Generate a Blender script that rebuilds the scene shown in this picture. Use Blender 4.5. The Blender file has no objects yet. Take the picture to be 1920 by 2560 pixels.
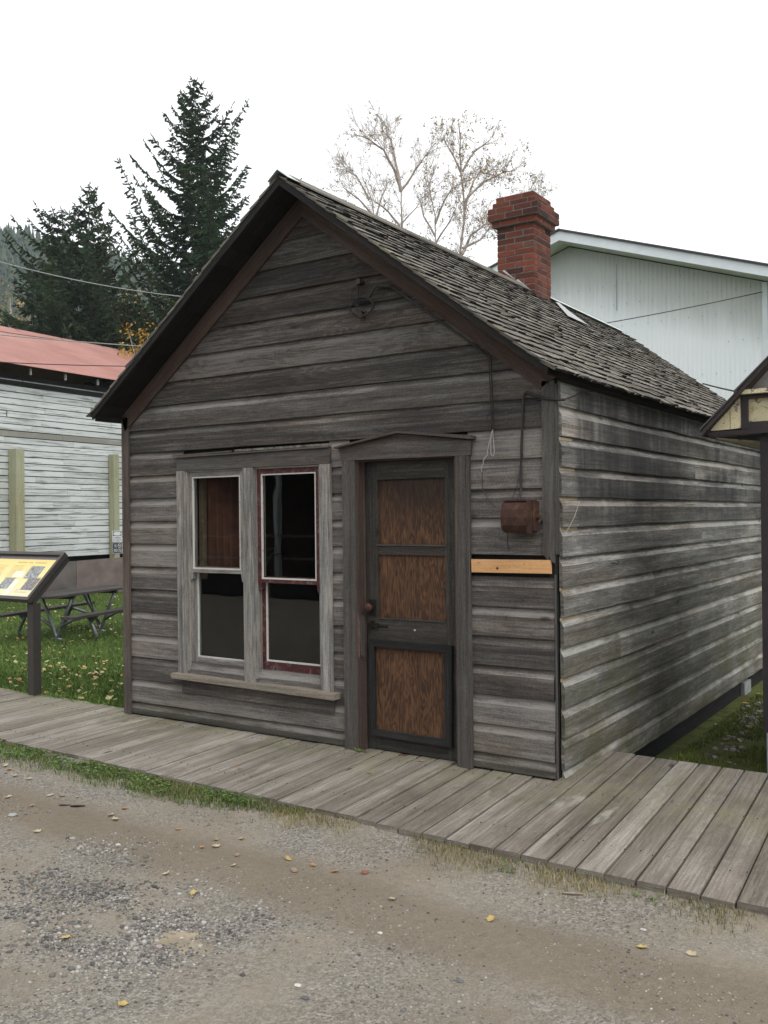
import bpy, math, random
import numpy as np
from mathutils import Vector, Matrix, noise as mnoise
R_ = math.radians
random.seed(7)
rng = np.random.default_rng(7)
sc = bpy.context.scene
col = sc.collection

# ------------------------------------------------------------------ camera
CAM = Vector((6.1970, -5.3898, 1.6529)); YAW, PIT, ROL, FPX = 0.584949, 0.003232, -0.010762, 2336.25
fw = Vector((-math.sin(YAW)*math.cos(PIT), math.cos(YAW)*math.cos(PIT), math.sin(PIT)))
rt = Vector((math.cos(YAW), math.sin(YAW), 0)); up = rt.cross(fw)
rt2 = math.cos(ROL)*rt + math.sin(ROL)*up; up2 = -math.sin(ROL)*rt + math.cos(ROL)*up
cd = bpy.data.cameras.new('camera'); cam = bpy.data.objects.new('camera', cd); col.objects.link(cam)
M = Matrix.Identity(4)
for i, v in enumerate((rt2, up2, -fw)):
    for j in range(3): M[j][i] = v[j]
M.translation = CAM; cam.matrix_world = M
cd.sensor_fit = 'VERTICAL'; cd.sensor_height = 36; cd.lens = FPX/2560*36; cd.clip_end = 3000; cd.clip_start = .05
sc.camera = cam
sc.render.resolution_x, sc.render.resolution_y = 768, 1024

def at(px, py, depth):                     # a place seen at a pixel of the photo, that many metres ahead
    return CAM + (fw + rt2*((px-960)/FPX) - up2*((py-1280)/FPX))*depth
def ground_at(px, py, z):
    d = fw + rt2*((px-960)/FPX) - up2*((py-1280)/FPX)
    return CAM + d*((z-CAM.z)/d.z)

# ------------------------------------------------------------------ sky, sun, exposure
w = bpy.data.worlds.new('World'); sc.world = w; w.use_nodes = True
nt = w.node_tree; N = nt.nodes; Lk = nt.links; N.clear()
out = N.new('ShaderNodeOutputWorld'); bg = N.new('ShaderNodeBackground')
sky = N.new('ShaderNodeTexSky'); sky.sky_type = 'NISHITA'; sky.sun_disc = False
SUN_EL, SUN_AZ = R_(50), R_(116)
sky.sun_elevation = SUN_EL; sky.sun_rotation = SUN_AZ
tc = N.new('ShaderNodeTexCoord'); sx = N.new('ShaderNodeSeparateXYZ'); Lk.new(tc.outputs['Generated'], sx.inputs[0])
cr = N.new('ShaderNodeValToRGB'); Lk.new(sx.outputs[2], cr.inputs[0])
cr.color_ramp.elements[0].position = 0.0; cr.color_ramp.elements[0].color = (.60, .64, .69, 1)
cr.color_ramp.elements[1].position = 1.0; cr.color_ramp.elements[1].color = (1, 1, 1, 1)
for p_, c_ in ((.16, (.74, .78, .84)), (.27, (.97, .985, 1.0)), (.45, (1, 1, 1))):
    e = cr.color_ramp.elements.new(p_); e.color = (*c_, 1)
nz = N.new('ShaderNodeTexNoise'); nz.inputs['Scale'].default_value = 2.2; nz.inputs['Detail'].default_value = 4
Lk.new(tc.outputs['Generated'], nz.inputs['Vector'])
mr = N.new('ShaderNodeMapRange'); Lk.new(nz.outputs[0], mr.inputs[0]); mr.inputs[3].default_value = 1.28; mr.inputs[4].default_value = 1.48
vm = N.new('ShaderNodeVectorMath'); vm.operation = 'SCALE'; Lk.new(cr.outputs[0], vm.inputs[0]); Lk.new(mr.outputs[0], vm.inputs[3])
vs = N.new('ShaderNodeVectorMath'); vs.operation = 'SCALE'; Lk.new(sky.outputs[0], vs.inputs[0]); vs.inputs[3].default_value = .05
mx = N.new('ShaderNodeMix'); mx.data_type = 'RGBA'; mx.inputs[0].default_value = .93      # thick overcast over a little blue
Lk.new(vs.outputs[0], mx.inputs[6]); Lk.new(vm.outputs[0], mx.inputs[7])
Lk.new(mx.outputs[2], bg.inputs[0]); bg.inputs[1].default_value = 1.0; Lk.new(bg.outputs[0], out.inputs[0])
sd = bpy.data.lights.new('sun', 'SUN'); sd.energy = 1.5; sd.angle = R_(30); sd.color = (1, .97, .92)
so = bpy.data.objects.new('sun', sd); col.objects.link(so)
sdir = Vector((math.sin(SUN_AZ)*math.cos(SUN_EL), math.cos(SUN_AZ)*math.cos(SUN_EL), math.sin(SUN_EL)))
so.rotation_euler = sdir.to_track_quat('Z', 'Y').to_euler()
sc.view_settings.view_transform = 'Standard'; sc.view_settings.look = 'None'
sc.view_settings.exposure = 0.14; sc.view_settings.gamma = 1.0
sc.cycles.max_bounces = 6; sc.cycles.transparent_max_bounces = 12

# ------------------------------------------------------------------ object helpers
def tag(o, label=None, cat=None, group=None, kind=None):
    if label: o['label'] = label
    if cat: o['category'] = cat
    if group: o['group'] = group
    if kind: o['kind'] = kind
    return o
def thing(name, loc, label, cat, group=None):
    o = bpy.data.objects.new(name, None); o.empty_display_size = .1; col.objects.link(o)
    o.location = loc
    return tag(o, label, cat, group)
def wloc(o):
    v = Vector((0, 0, 0))
    while o is not None: v = v + o.location; o = o.parent
    return v
class MB:
    def __init__(s): s.v = []; s.f = []; s.uv = []; s.r = []; s.m = []
    def quad(s, pts, uvs=None, r=.5, m=0):
        n = len(s.v); s.v.extend([tuple(p) for p in pts]); s.f.append(tuple(range(n, n+len(pts))))
        if uvs is None: uvs = [(0, 0)]*len(pts)
        s.uv.extend(uvs); s.r.append(r); s.m.append(m)
    def obox(s, o, a, b, c, r=None, m=0, g=0, jit=0):
        """box from corner o with edge vectors a,b,c; grain runs along edge number g"""
        o, a, b, c = Vector(o), Vector(a), Vector(b), Vector(c)
        if r is None: r = random.random()
        if a.cross(b).dot(c) < 0: o = o+a; a = -a
        E = (a, b, c); L = [e.length for e in E]
        P = lambda i, j, k: o+a*i+b*j+c*k
        ou, ov = random.random()*9, random.random()*9
        faces = [((0,0,0),(0,1,0),(1,1,0),(1,0,0)), ((0,0,1),(1,0,1),(1,1,1),(0,1,1)),
                 ((0,0,0),(1,0,0),(1,0,1),(0,0,1)), ((0,1,0),(0,1,1),(1,1,1),(1,1,0)),
                 ((0,0,0),(0,0,1),(0,1,1),(0,1,0)), ((1,0,0),(1,1,0),(1,1,1),(1,0,1))]
        oth = [i for i in range(3) if i != g]
        for fc in faces:
            uv = [(ou+q[g]*L[g], ov+q[oth[0]]*L[oth[0]]+q[oth[1]]*L[oth[1]]) for q in fc]
            s.quad([P(*q) for q in fc], uv, r, m)
    def box(s, x0, x1, y0, y1, z0, z1, r=None, m=0, g=0):
        s.obox((x0, y0, z0), (x1-x0, 0, 0), (0, y1-y0, 0), (0, 0, z1-z0), r, m, g)
    def prism(s, poly, d, r=None, m=0, gdir=None):
        """flat polygon (3-D points) extruded along d; u runs along gdir"""
        if r is None: r = random.random()
        P = [Vector(p) for p in poly]; d = Vector(d)
        nrm = (P[1]-P[0]).cross(P[2]-P[0])
        if nrm.length < 1e-12 and len(P) > 3: nrm = (P[2]-P[1]).cross(P[3]-P[1])
        if nrm.dot(d) > 0: P = P[::-1]
        g = Vector(gdir).normalized() if gdir is not None else (P[1]-P[0]).normalized()
        q = nrm.normalized().cross(g)
        ou, ov = random.random()*9, random.random()*9
        uvf = lambda p: (ou+p.dot(g), ov+p.dot(q)+p.dot(nrm.normalized()))
        s.quad(P, [uvf(p) for p in P], r, m)
        Q = [p+d for p in P]; s.quad(Q[::-1], [uvf(p) for p in Q[::-1]], r, m)
        for i in range(len(P)):
            j = (i+1) % len(P); f = [P[j], P[i], Q[i], Q[j]]
            s.quad(f, [uvf(p) for p in f], r, m)
    def tube(s, pts, rad, n=6, r=.5, m=0, cap=True):
        pts = [Vector(p) for p in pts]
        if not isinstance(rad, (list, tuple)): rad = [rad]*len(pts)
        rings = []; L = 0; prev = None
        for i, p in enumerate(pts):
            t = (pts[min(i+1, len(pts)-1)]-pts[max(i-1, 0)])
            t = t.normalized() if t.length > 1e-9 else Vector((0, 0, 1))
            if prev is None:
                a = Vector((0, 0, 1)) if abs(t.z) < .9 else Vector((1, 0, 0)); x = t.cross(a).normalized()
            else:
                x = prev - t*prev.dot(t); x = x.normalized() if x.length > 1e-6 else t.orthogonal().normalized()
            prev = x; y = t.cross(x)
            if i: L += (p-pts[i-1]).length
            base = len(s.v)
            for k in range(n):
                an = 2*math.pi*k/n; s.v.append(tuple(p+(x*math.cos(an)+y*math.sin(an))*rad[i]))
            rings.append((base, L))
        for i in range(len(pts)-1):
            b0, l0 = rings[i]; b1, l1 = rings[i+1]
            for k in range(n):
                k2 = (k+1) % n
                s.f.append((b0+k, b0+k2, b1+k2, b1+k)); s.r.append(r); s.m.append(m)
                c0, c1 = k/n*6.28*rad[i], (k+1)/n*6.28*rad[i]
                s.uv.extend([(l0, c0), (l0, c1), (l1, c1), (l1, c0)])
        if cap:
            for b, o in ((rings[0][0], -1), (rings[-1][0], 1)):
                f = tuple(range(b, b+n)); f = f if o == 1 else f[::-1]
                s.f.append(f); s.r.append(r); s.m.append(m); s.uv.extend([(0, 0)]*n)
    def build(s, name, mats, parent=None, smooth=False, label=None):
        me = bpy.data.meshes.new(name)
        off = wloc(parent) if parent is not None else Vector((0, 0, 0))
        V = np.array(s.v, dtype=np.float64)-np.array(off)
        me.from_pydata(V.tolist(), [], s.f)
        uvl = me.uv_layers.new(name='UVMap'); uvl.data.foreach_set('uv', np.array(s.uv, dtype=np.float32).ravel())
        a = me.attributes.new('rnd', 'FLOAT', 'FACE'); a.data.foreach_set('value', np.array(s.r, dtype=np.float32))
        mats = mats if isinstance(mats, (list, tuple)) else [mats]
        for q in mats: me.materials.append(q)
        if len(mats) > 1: me.polygons.foreach_set('material_index', np.array(s.m, dtype=np.int32))
        if smooth: me.polygons.foreach_set('use_smooth', np.ones(len(s.f), dtype=bool))
        me.update()
        o = bpy.data.objects.new(name, me); col.objects.link(o)
        if parent is not None: o.parent = parent
        if label: o['label'] = label
        return o
def fast_mesh(name, V, F, r, mats, smooth=False, k=3):
    """V (n,3), F (m,k) numpy -> object with rnd face attribute"""
    me = bpy.data.meshes.new(name); V = np.asarray(V, np.float32); F = np.asarray(F, np.int32)
    me.vertices.add(len(V)); me.vertices.foreach_set('co', V.ravel())
    me.loops.add(F.size); me.loops.foreach_set('vertex_index', F.ravel())
    me.polygons.add(len(F)); me.polygons.foreach_set('loop_start', np.arange(0, F.size, k, dtype=np.int32))
    me.polygons.foreach_set('loop_total', np.full(len(F), k, np.int32))
    a = me.attributes.new('rnd', 'FLOAT', 'FACE'); a.data.foreach_set('value', np.asarray(r, np.float32))
    if smooth: me.polygons.foreach_set('use_smooth', np.ones(len(F), dtype=bool))
    me.materials.append(mats); me.update(calc_edges=True); me.validate()
    o = bpy.data.objects.new(name, me); col.objects.link(o); return o

# ------------------------------------------------------------------ materials
class NT:
    def __init__(s, name, rough=.8, spec=.3, metal=0.):
        s.m = bpy.data.materials.new(name); s.m.use_nodes = True; s.t = s.m.node_tree
        s.n = s.t.nodes; s.l = s.t.links
        s.b = s.n['Principled BSDF']; s.b.inputs['Roughness'].default_value = rough
        s.b.inputs['Specular IOR Level'].default_value = spec; s.b.inputs['Metallic'].default_value = metal
    def link(s, a, b): s.l.new(a, b)
    def put(s, sock, v):
        if isinstance(v, (int, float)): sock.default_value = v
        elif isinstance(v, tuple): sock.default_value = v
        else: s.l.new(v, sock)
    def math(s, op, a, b=0., c=None, clamp=False):
        n = s.n.new('ShaderNodeMath'); n.operation = op; n.use_clamp = clamp
        s.put(n.inputs[0], a); s.put(n.inputs[1], b)
        if c is not None: s.put(n.inputs[2], c)
        return n.outputs[0]
    def attr(s, name='rnd'):
        n = s.n.new('ShaderNodeAttribute'); n.attribute_name = name; return n.outputs['Fac']
    def uv(s):
        n = s.n.new('ShaderNodeUVMap'); n.uv_map = 'UVMap'; x = s.n.new('ShaderNodeSeparateXYZ'); s.l.new(n.outputs[0], x.inputs[0])
        return x.outputs[0], x.outputs[1]
    def pos(s):
        n = s.n.new('ShaderNodeNewGeometry'); x = s.n.new('ShaderNodeSeparateXYZ'); s.l.new(n.outputs['Position'], x.inputs[0])
        return n.outputs['Position'], x.outputs[0], x.outputs[1], x.outputs[2]
    def comb(s, a, b, c):
        n = s.n.new('ShaderNodeCombineXYZ'); s.put(n.inputs[0], a); s.put(n.inputs[1], b); s.put(n.inputs[2], c); return n.outputs[0]
    def noise(s, vec, scale=1., detail=4., rough=.55, dist=0.):
        n = s.n.new('ShaderNodeTexNoise'); s.l.new(vec, n.inputs['Vector']); n.inputs['Scale'].default_value = scale
        n.inputs['Detail'].default_value = detail; n.inputs['Roughness'].default_value = rough; n.inputs['Distortion'].default_value = dist
        return n.outputs[0]
    def voro(s, vec, scale=1., feature='F1', out='Distance'):
        n = s.n.new('ShaderNodeTexVoronoi'); n.feature = feature; s.l.new(vec, n.inputs['Vector']); n.inputs['Scale'].default_value = scale
        return n.outputs[out]
    def ramp(s, fac, stops):
        n = s.n.new('ShaderNodeValToRGB'); s.put(n.inputs[0], fac); e = n.color_ramp.elements
        e[0].position = stops[0][0]; e[0].color = (*stops[0][1], 1); e[1].position = stops[-1][0]; e[1].color = (*stops[-1][1], 1)
        for p, c in stops[1:-1]: q = e.new(p); q.color = (*c, 1)
        return n.outputs[0]
    def rng(s, v, a, b, c=0., d=1., smooth=False):
        n = s.n.new('ShaderNodeMapRange'); s.put(n.inputs[0], v)
        for i, q in enumerate((a, b, c, d)): n.inputs[i+1].default_value = q
        if smooth: n.interpolation_type = 'SMOOTHSTEP'
        return n.outputs[0]
    def mix(s, f, a, b, mode='MIX'):
        n = s.n.new('ShaderNodeMix'); n.data_type = 'RGBA'; n.blend_type = mode; s.put(n.inputs[0], f)
        for i, q in ((6, a), (7, b)): s.put(n.inputs[i], (*q, 1) if isinstance(q, tuple) and len(q) == 3 else q)
        return n.outputs[2]
    def mul(s, c, f):
        n = s.n.new('ShaderNodeVectorMath'); n.operation = 'SCALE'; s.l.new(c, n.inputs[0]); s.put(n.inputs[3], f); return n.outputs[0]
    def color(s, c): s.put(s.b.inputs['Base Color'], (*c, 1) if isinstance(c, tuple) and len(c) == 3 else c)
    def bump(s, h, st=.3, dist=.01):
        n = s.n.new('ShaderNodeBump'); n.inputs['Strength'].default_value = st; n.inputs['Distance'].default_value = dist
        s.l.new(h, n.inputs['Height']); s.l.new(n.outputs[0], s.b.inputs['Normal'])

def wood(name, dark, mid, light, var=.5, gv=55., gu=1.6, ring=.18, crack=.5, bump=.5, moss=0., mosstop=.6, stain=.35, knots=.6, red=0., pale=0., rough=.88, blackish=0., warm=.42, bandk=.32, cove=.17):
    t = NT(name, rough, .2)
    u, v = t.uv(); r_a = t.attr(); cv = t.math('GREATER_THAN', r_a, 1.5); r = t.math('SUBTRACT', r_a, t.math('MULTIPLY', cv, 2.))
    low = t.noise(t.comb(t.math('MULTIPLY_ADD', u, .9, t.math('MULTIPLY', r, 31.)), t.math('MULTIPLY', v, 7.), t.math('MULTIPLY', r, 17.)), 1., 3., .5)
    vd = t.math('MULTIPLY_ADD', low, .025, v)
    fine = t.noise(t.comb(t.math('MULTIPLY_ADD', u, gu, t.math('MULTIPLY', r, 13.)), t.math('MULTIPLY', vd, gv), t.math('MULTIPLY', r, 71.)), 1., 6., .68)
    fine2 = t.noise(t.comb(t.math('MULTIPLY', u, gu*4), t.math('MULTIPLY', vd, gv*4.), r), 1., 3., .6)
    rings = t.math('SINE', t.math('MULTIPLY', low, 95.))
    P, X, Y, Z = t.pos()
    big = t.noise(P, 1.1, 4., .6)
    blot = t.noise(t.comb(t.math('MULTIPLY_ADD', u, 1.1, t.math('MULTIPLY', r, 5.)), t.math('MULTIPLY', v, 9.), t.math('MULTIPLY', r, 41.)), 1., 5., .62)
    vfine = t.noise(t.comb(t.math('MULTIPLY_ADD', u, gu*2.2, t.math('MULTIPLY', r, 13.)), t.math('MULTIPLY', vd, gv*3.2), t.math('MULTIPLY', r, 71.)), 1., 4., .75)
    pit = t.noise(P, 75., 3., .7)
    band = t.noise(t.comb(t.math('MULTIPLY', r, 91.), t.math('MULTIPLY_ADD', vd, 26., t.math('MULTIPLY', low, .8)), t.math('MULTIPLY', u, .35)), 1., 3., .6)
    f = t.math('MULTIPLY_ADD', fine, .34, t.math('MULTIPLY', blot, stain))
    f = t.math('MULTIPLY_ADD', vfine, .42, f)
    f = t.math('MULTIPLY_ADD', t.math('SUBTRACT', pit, .5), .30, f)
    f = t.math('MULTIPLY_ADD', t.math('SUBTRACT', band, .5), bandk, f)
    f = t.math('MULTIPLY_ADD', rings, ring*.16, f)
    f = t.math('MULTIPLY_ADD', big, .25, f)
    f = t.math('ADD', f, t.math('MULTIPLY', t.math('SUBTRACT', r, .5), var*.50))
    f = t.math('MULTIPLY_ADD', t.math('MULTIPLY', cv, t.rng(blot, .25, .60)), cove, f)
    mid0 = (.34+.42)*.5+stain*.5+.125; f = t.rng(f, mid0-.19, mid0+.20)
    c = t.ramp(f, [(0., dark), (.5, mid), (1., light)])
    brn = t.noise(t.comb(t.math('MULTIPLY_ADD', u, .7, t.math('MULTIPLY', r, 11.)), t.math('MULTIPLY', v, 6.), r), 1., 3., .5)
    c = t.mix(t.math('MULTIPLY', t.rng(brn, .46, .64), .40), c, t.mul(c, 1.), 'MIX') if False else t.mix(t.math('MULTIPLY', t.rng(brn, .46, .64), warm), c, t.mix(1., c, (1.12, .93, .78), 'MULTIPLY'))
    if red: c = t.mix(t.math('MULTIPLY', t.rng(t.noise(P, 3.1, 5., .6), .48, .62), red), c, (.10, .035, .028))
    if pale:
        pn = t.noise(t.comb(t.math('MULTIPLY_ADD', u, 2.5, t.math('MULTIPLY', r, 3.)), t.math('MULTIPLY', v, 22.), r), 1., 5., .65)
        c = t.mix(t.math('MULTIPLY', t.rng(pn, .48, .66), pale), c, (.40, .38, .35))
    if moss:
        mn = t.noise(P, 2.6, 6., .65)
        mk = t.math('MULTIPLY', t.rng(Z, mosstop, -.1), t.rng(mn, .36, .62), clamp=True)
        c = t.mix(t.math('MULTIPLY', mk, moss), c, (.085, .085, .035))
    if blackish:
        bn = t.noise(t.comb(t.math('MULTIPLY', Y, .55), t.math('MULTIPLY', X, .5), t.math('MULTIPLY', Z, 1.1)), 1., 5., .6)
        mk = t.math('MULTIPLY', t.rng(Z, 1.25, 1.75), t.rng(bn, .34, .50), clamp=True)
        edge = t.rng(t.math('MULTIPLY_ADD', t.noise(t.comb(0., t.math('MULTIPLY', Z, 5.), r), 1., 3.), .25, Y), .40, .50)   # a lost corner board once kept this end dry
        mk = t.math('MULTIPLY', mk, edge); drip = t.rng(t.noise(t.comb(t.math('MULTIPLY', Y, 7.), X, t.math('MULTIPLY', Z, 1.2)), 1., 4., .6), .30, .55)
        mk = t.math('MULTIPLY', mk, t.math('MULTIPLY_ADD', drip, .5, .5)); mk = t.math('MULTIPLY', mk, t.math('SUBTRACT', 1., t.math('MULTIPLY', cv, .5)))
        c = t.mix(t.math('MULTIPLY', mk, blackish), c, (.026, .026, .029))
    ck = t.rng(t.noise(t.comb(t.math('MULTIPLY_ADD', u, gu*.9, t.math('MULTIPLY', r, 37.)), t.math('MULTIPLY', vd, gv*1.5), r), 1., 3., .6), .27, .33, 1., 0.)
    c = t.mix(t.math('MULTIPLY', ck, crack), c, tuple(x*.35 for x in dark))
    if knots:
        kv = t.comb(t.math('MULTIPLY', u, 1.5), t.math('MULTIPLY', v, 4.), t.math('MULTIPLY', r, 50.))
        kd = t.voro(kv, 1.); kk = t.math('MULTIPLY', t.rng(kd, .05, .085, 1., 0.), knots)
        c = t.mix(kk, c, tuple(x*.45 for x in dark))
    t.color(c)
    h = t.math('MULTIPLY_ADD', fine, .8, t.math('MULTIPLY_ADD', fine2, .25, t.math('MULTIPLY', rings, .02)))
    t.bump(h, bump, .006)
    return t.m

def plain(name, c, rough=.6, metal=0., spec=.4, nz=.15, sc_=20., bump=0.):
    t = NT(name, rough, spec, metal); P = t.pos()[0]
    n = t.noise(P, sc_, 5., .6)
    t.color(t.mul(t.ramp(n, [(.3, tuple(x*(1-nz) for x in c)), (.7, tuple(min(1, x*(1+nz)) for x in c))]), 1.))
    if bump: t.bump(n, bump, .01)
    return t.m

W = {}
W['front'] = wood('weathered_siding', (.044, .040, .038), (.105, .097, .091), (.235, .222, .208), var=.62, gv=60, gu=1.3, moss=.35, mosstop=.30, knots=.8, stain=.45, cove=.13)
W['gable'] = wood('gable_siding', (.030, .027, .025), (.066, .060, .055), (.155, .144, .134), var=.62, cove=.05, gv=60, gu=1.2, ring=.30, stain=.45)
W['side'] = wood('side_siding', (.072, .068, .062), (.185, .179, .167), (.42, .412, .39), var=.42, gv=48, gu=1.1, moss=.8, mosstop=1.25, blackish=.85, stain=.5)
W['trim'] = wood('grey_trim', (.038, .035, .032), (.080, .074, .069), (.14, .135, .128), var=.3, gv=70, gu=1.6, knots=.7)
W['trimred'] = wood('brown_trim', (.045, .032, .027), (.078, .056, .047), (.12, .092, .08), var=.25, gv=60, red=.25, warm=.3, knots=.6)
W['pale'] = wood('worn_pale_trim', (.09, .087, .083), (.20, .195, .185), (.40, .39, .37), var=.2, gv=60, pale=.7, knots=.5)
W['cap'] = wood('worn_cap_board', (.06, .05, .045), (.11, .098, .09), (.20, .185, .17), var=.3, gv=60, red=.3)
W['sill'] = wood('peeling_sill', (.12, .10, .082), (.22, .195, .16), (.36, .33, .28), var=.2, gv=60, red=.15)
W['dark'] = wood('dark_wood', (.009, .009, .009), (.019, .019, .019), (.040, .040, .040), var=.3, gv=50)
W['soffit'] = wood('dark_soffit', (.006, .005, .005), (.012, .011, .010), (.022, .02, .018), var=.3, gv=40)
W['door'] = wood('door_wood', (.020, .018, .016), (.045, .041, .037), (.095, .088, .08), var=.2, gv=70)
W['pine'] = wood('fresh_pine', (.50, .26, .11), (.66, .37, .17), (.76, .47, .25), var=.1, gv=50, crack=0., bump=.15, knots=1., ring=.3, stain=.2)
W['deck'] = wood('deck_boards', (.11, .096, .080), (.205, .184, .158), (.36, .335, .30), var=.30, gv=60, gu=.8, crack=.4, stain=.55, knots=.9, rough=.75, warm=.12)
W['shake'] = wood('roof_shakes', (.075, .070, .060), (.17, .160, .140), (.33, .31, .275), var=.5, gv=90, gu=2., crack=.35, knots=0., stain=.4, bump=.5)
W['post'] = wood('treated_post', (.24, .24, .15), (.34, .34, .23), (.44, .44, .32), var=.1, gv=40, crack=.1, knots=.7)
W['table'] = wood('table_boards', (.025, .022, .021), (.052, .047, .045), (.105, .098, .094), var=.3, gv=50)
W['pedi'] = wood('pediment_board', (.040, .035, .032), (.085, .078, .072), (.15, .14, .13), var=.2, gv=60, red=.25, knots=.5)

def barn_paint():
    t = NT('flaking_white_paint', .7, .25); u, v = t.uv(); r = t.attr(); P, X, Y, Z = t.pos()
    n = t.noise(t.comb(t.math('MULTIPLY_ADD', u, .9, t.math('MULTIPLY', r, 77.)), t.math('MULTIPLY', v, 14.), t.math('MULTIPLY', r, 9.)), 1., 6., .7)
    worn = t.rng(t.math('ADD', n, t.math('MULTIPLY', t.rng(r, .80, 1.), .35)), .51, .66)
    c = t.mix(worn, (.70, .735, .74), (.25, .24, .215))
    d = t.noise(P, .8, 5., .6)
    c = t.mix(t.math('MULTIPLY', t.rng(d, .50, .68), .45), c, (.40, .42, .36))
    c = t.mul(c, t.rng(r, 0., 1., .78, 1.05))
    t.color(c); t.bump(n, .2, .01); return t.m
W['barn'] = barn_paint()

def red_roof():
    t = NT('faded_red_sheet', .6, .3); P, X, Y, Z = t.pos()
    n = t.noise(P, .7, 5., .6); n2 = t.noise(P, 14., 3.)
    c = t.mix(t.rng(n, .35, .65), (.32, .155, .13), (.395, .205, .175))
    t.color(t.mul(c, t.rng(n2, .3, .7, .92, 1.06))); return t.m
def white_metal():
    t = NT('white_sheet_cladding', .55, .35); P, X, Y, Z = t.pos()
    st = t.noise(t.comb(t.math('MULTIPLY', X, 9.), 0., t.math('MULTIPLY', Z, .6)), 1., 5., .65)
    big = t.noise(P, .5, 4.)
    # algae and dirt clinging under the eaves, where rain does not rinse the sheet
    dx = t.math('ABSOLUTE', t.math('ADD', X, 2.45)); eave = t.math('SUBTRACT', 8.15, t.math('MULTIPLY', dx, .336))
    dist = t.math('SUBTRACT', eave, Z)
    mk = t.math('MULTIPLY', t.rng(t.math('ADD', dist, t.math('MULTIPLY', st, -.9)), .1, 1.3, 1., 0., True), .55)
    c = t.mix(t.rng(big, .35, .65), (.74, .79, .81), (.80, .84, .855))
    c = t.mix(mk, c, (.23, .24, .18)); t.color(c)
    t.bump(t.noise(P, 8., 3.), .03, .01); return t.m
def brick():
    t = NT('red_brick', .9, .2); P, X, Y, Z = t.pos(); r = t.attr()
    n = t.noise(P, 24., 6., .7); n2 = t.noise(P, 4., 4.)
    c = t.ramp(r, [(0., (.055, .026, .023)), (.22, (.10, .036, .028)), (.5, (.17, .050, .034)), (.85, (.22, .066, .042)), (1., (.13, .065, .05))])
    c = t.mul(c, t.rng(n, .25, .75, .70, 1.22))
    c = t.mix(t.math('MULTIPLY', t.rng(n2, .55, .68), .5), c, (.06, .045, .038))
    t.color(c); t.bump(n, .6, .006); return t.m
def rust():
    t = NT('rusty_steel', .8, .3); P = t.pos()[0]; n = t.noise(P, 22., 6., .7); n2 = t.noise(P, 6., 4.)
    c = t.ramp(n, [(.3, (.026, .013, .011)), (.55, (.060, .027, .020)), (.75, (.13, .06, .025))])
    c = t.mix(t.math('MULTIPLY', t.rng(n2, .58, .70), .4), c, (.16, .09, .03)); t.color(c); t.bump(n, .4, .004); return t.m
def redpaint():
    t = NT('old_red_paint', .6, .3); P = t.pos()[0]; n = t.noise(P, 30., 6., .7); n2 = t.noise(P, 9., 4.)
    t.color(t.mix(t.rng(n, .52, .66), t.ramp(n2, [(.35, (.055, .016, .018)), (.65, (.095, .024, .026))]), (.14, .12, .11))); t.bump(n, .3, .003); return t.m
def whitepaint():
    t = NT('cream_putty', .6, .3); P = t.pos()[0]; n = t.noise(P, 40., 5., .7)
    t.color(t.mix(t.rng(n, .56, .70), (.56, .55, .51), (.25, .23, .21))); return t.m
def creampaint():
    t = NT('cracked_cream_paint', .6, .3); P, X, Y, Z = t.pos(); n = t.noise(P, 14., 6., .7)
    vc = t.voro(t.comb(t.math('MULTIPLY', X, 60.), t.math('MULTIPLY', Y, 60.), t.math('MULTIPLY', Z, 75.)), 1., 'DISTANCE_TO_EDGE')
    c = t.mix(t.rng(n, .57, .60), (.66, .59, .38), (.16, .15, .16))
    c = t.mix(t.math('MULTIPLY', t.rng(vc, .02, .05, 1., 0.), .55), c, (.26, .20, .12))
    n2 = t.noise(P, 11., 3.); c = t.mix(t.math('MULTIPLY', t.rng(n2, .64, .72), .7), c, (.35, .17, .08))
    t.color(c); t.bump(vc, .3, .002); return t.m
def plywood():
    t = NT('plywood_veneer', .65, .3); u, v = t.uv(); P, X, Y, Z = t.pos(); r = t.attr()
    low = t.noise(t.comb(t.math('MULTIPLY_ADD', u, 2.2, t.math('MULTIPLY', r, 21.)), t.math('MULTIPLY', v, 11.), r), 1., 3., .55, .4)
    rings = t.math('SINE', t.math('MULTIPLY', low, 60.))
    fine = t.noise(t.comb(t.math('MULTIPLY', u, 14.), t.math('MULTIPLY', v, 120.), r), 1., 5., .75)
    f = t.math('MULTIPLY_ADD', rings, .08, t.math('MULTIPLY_ADD', fine, .8, t.math('MULTIPLY', low, .2)))
    c = t.ramp(f, [(.32, (.024, .013, .009)), (.48, (.070, .035, .018)), (.62, (.13, .064, .032)), (.82, (.23, .12, .06))])
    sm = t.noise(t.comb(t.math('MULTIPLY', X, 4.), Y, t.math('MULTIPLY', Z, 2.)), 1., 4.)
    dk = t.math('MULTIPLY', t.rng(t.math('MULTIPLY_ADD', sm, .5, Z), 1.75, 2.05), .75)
    c = t.mix(dk, c, (.016, .009, .007)); t.color(c); t.bump(fine, .2, .002); return t.m
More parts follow.
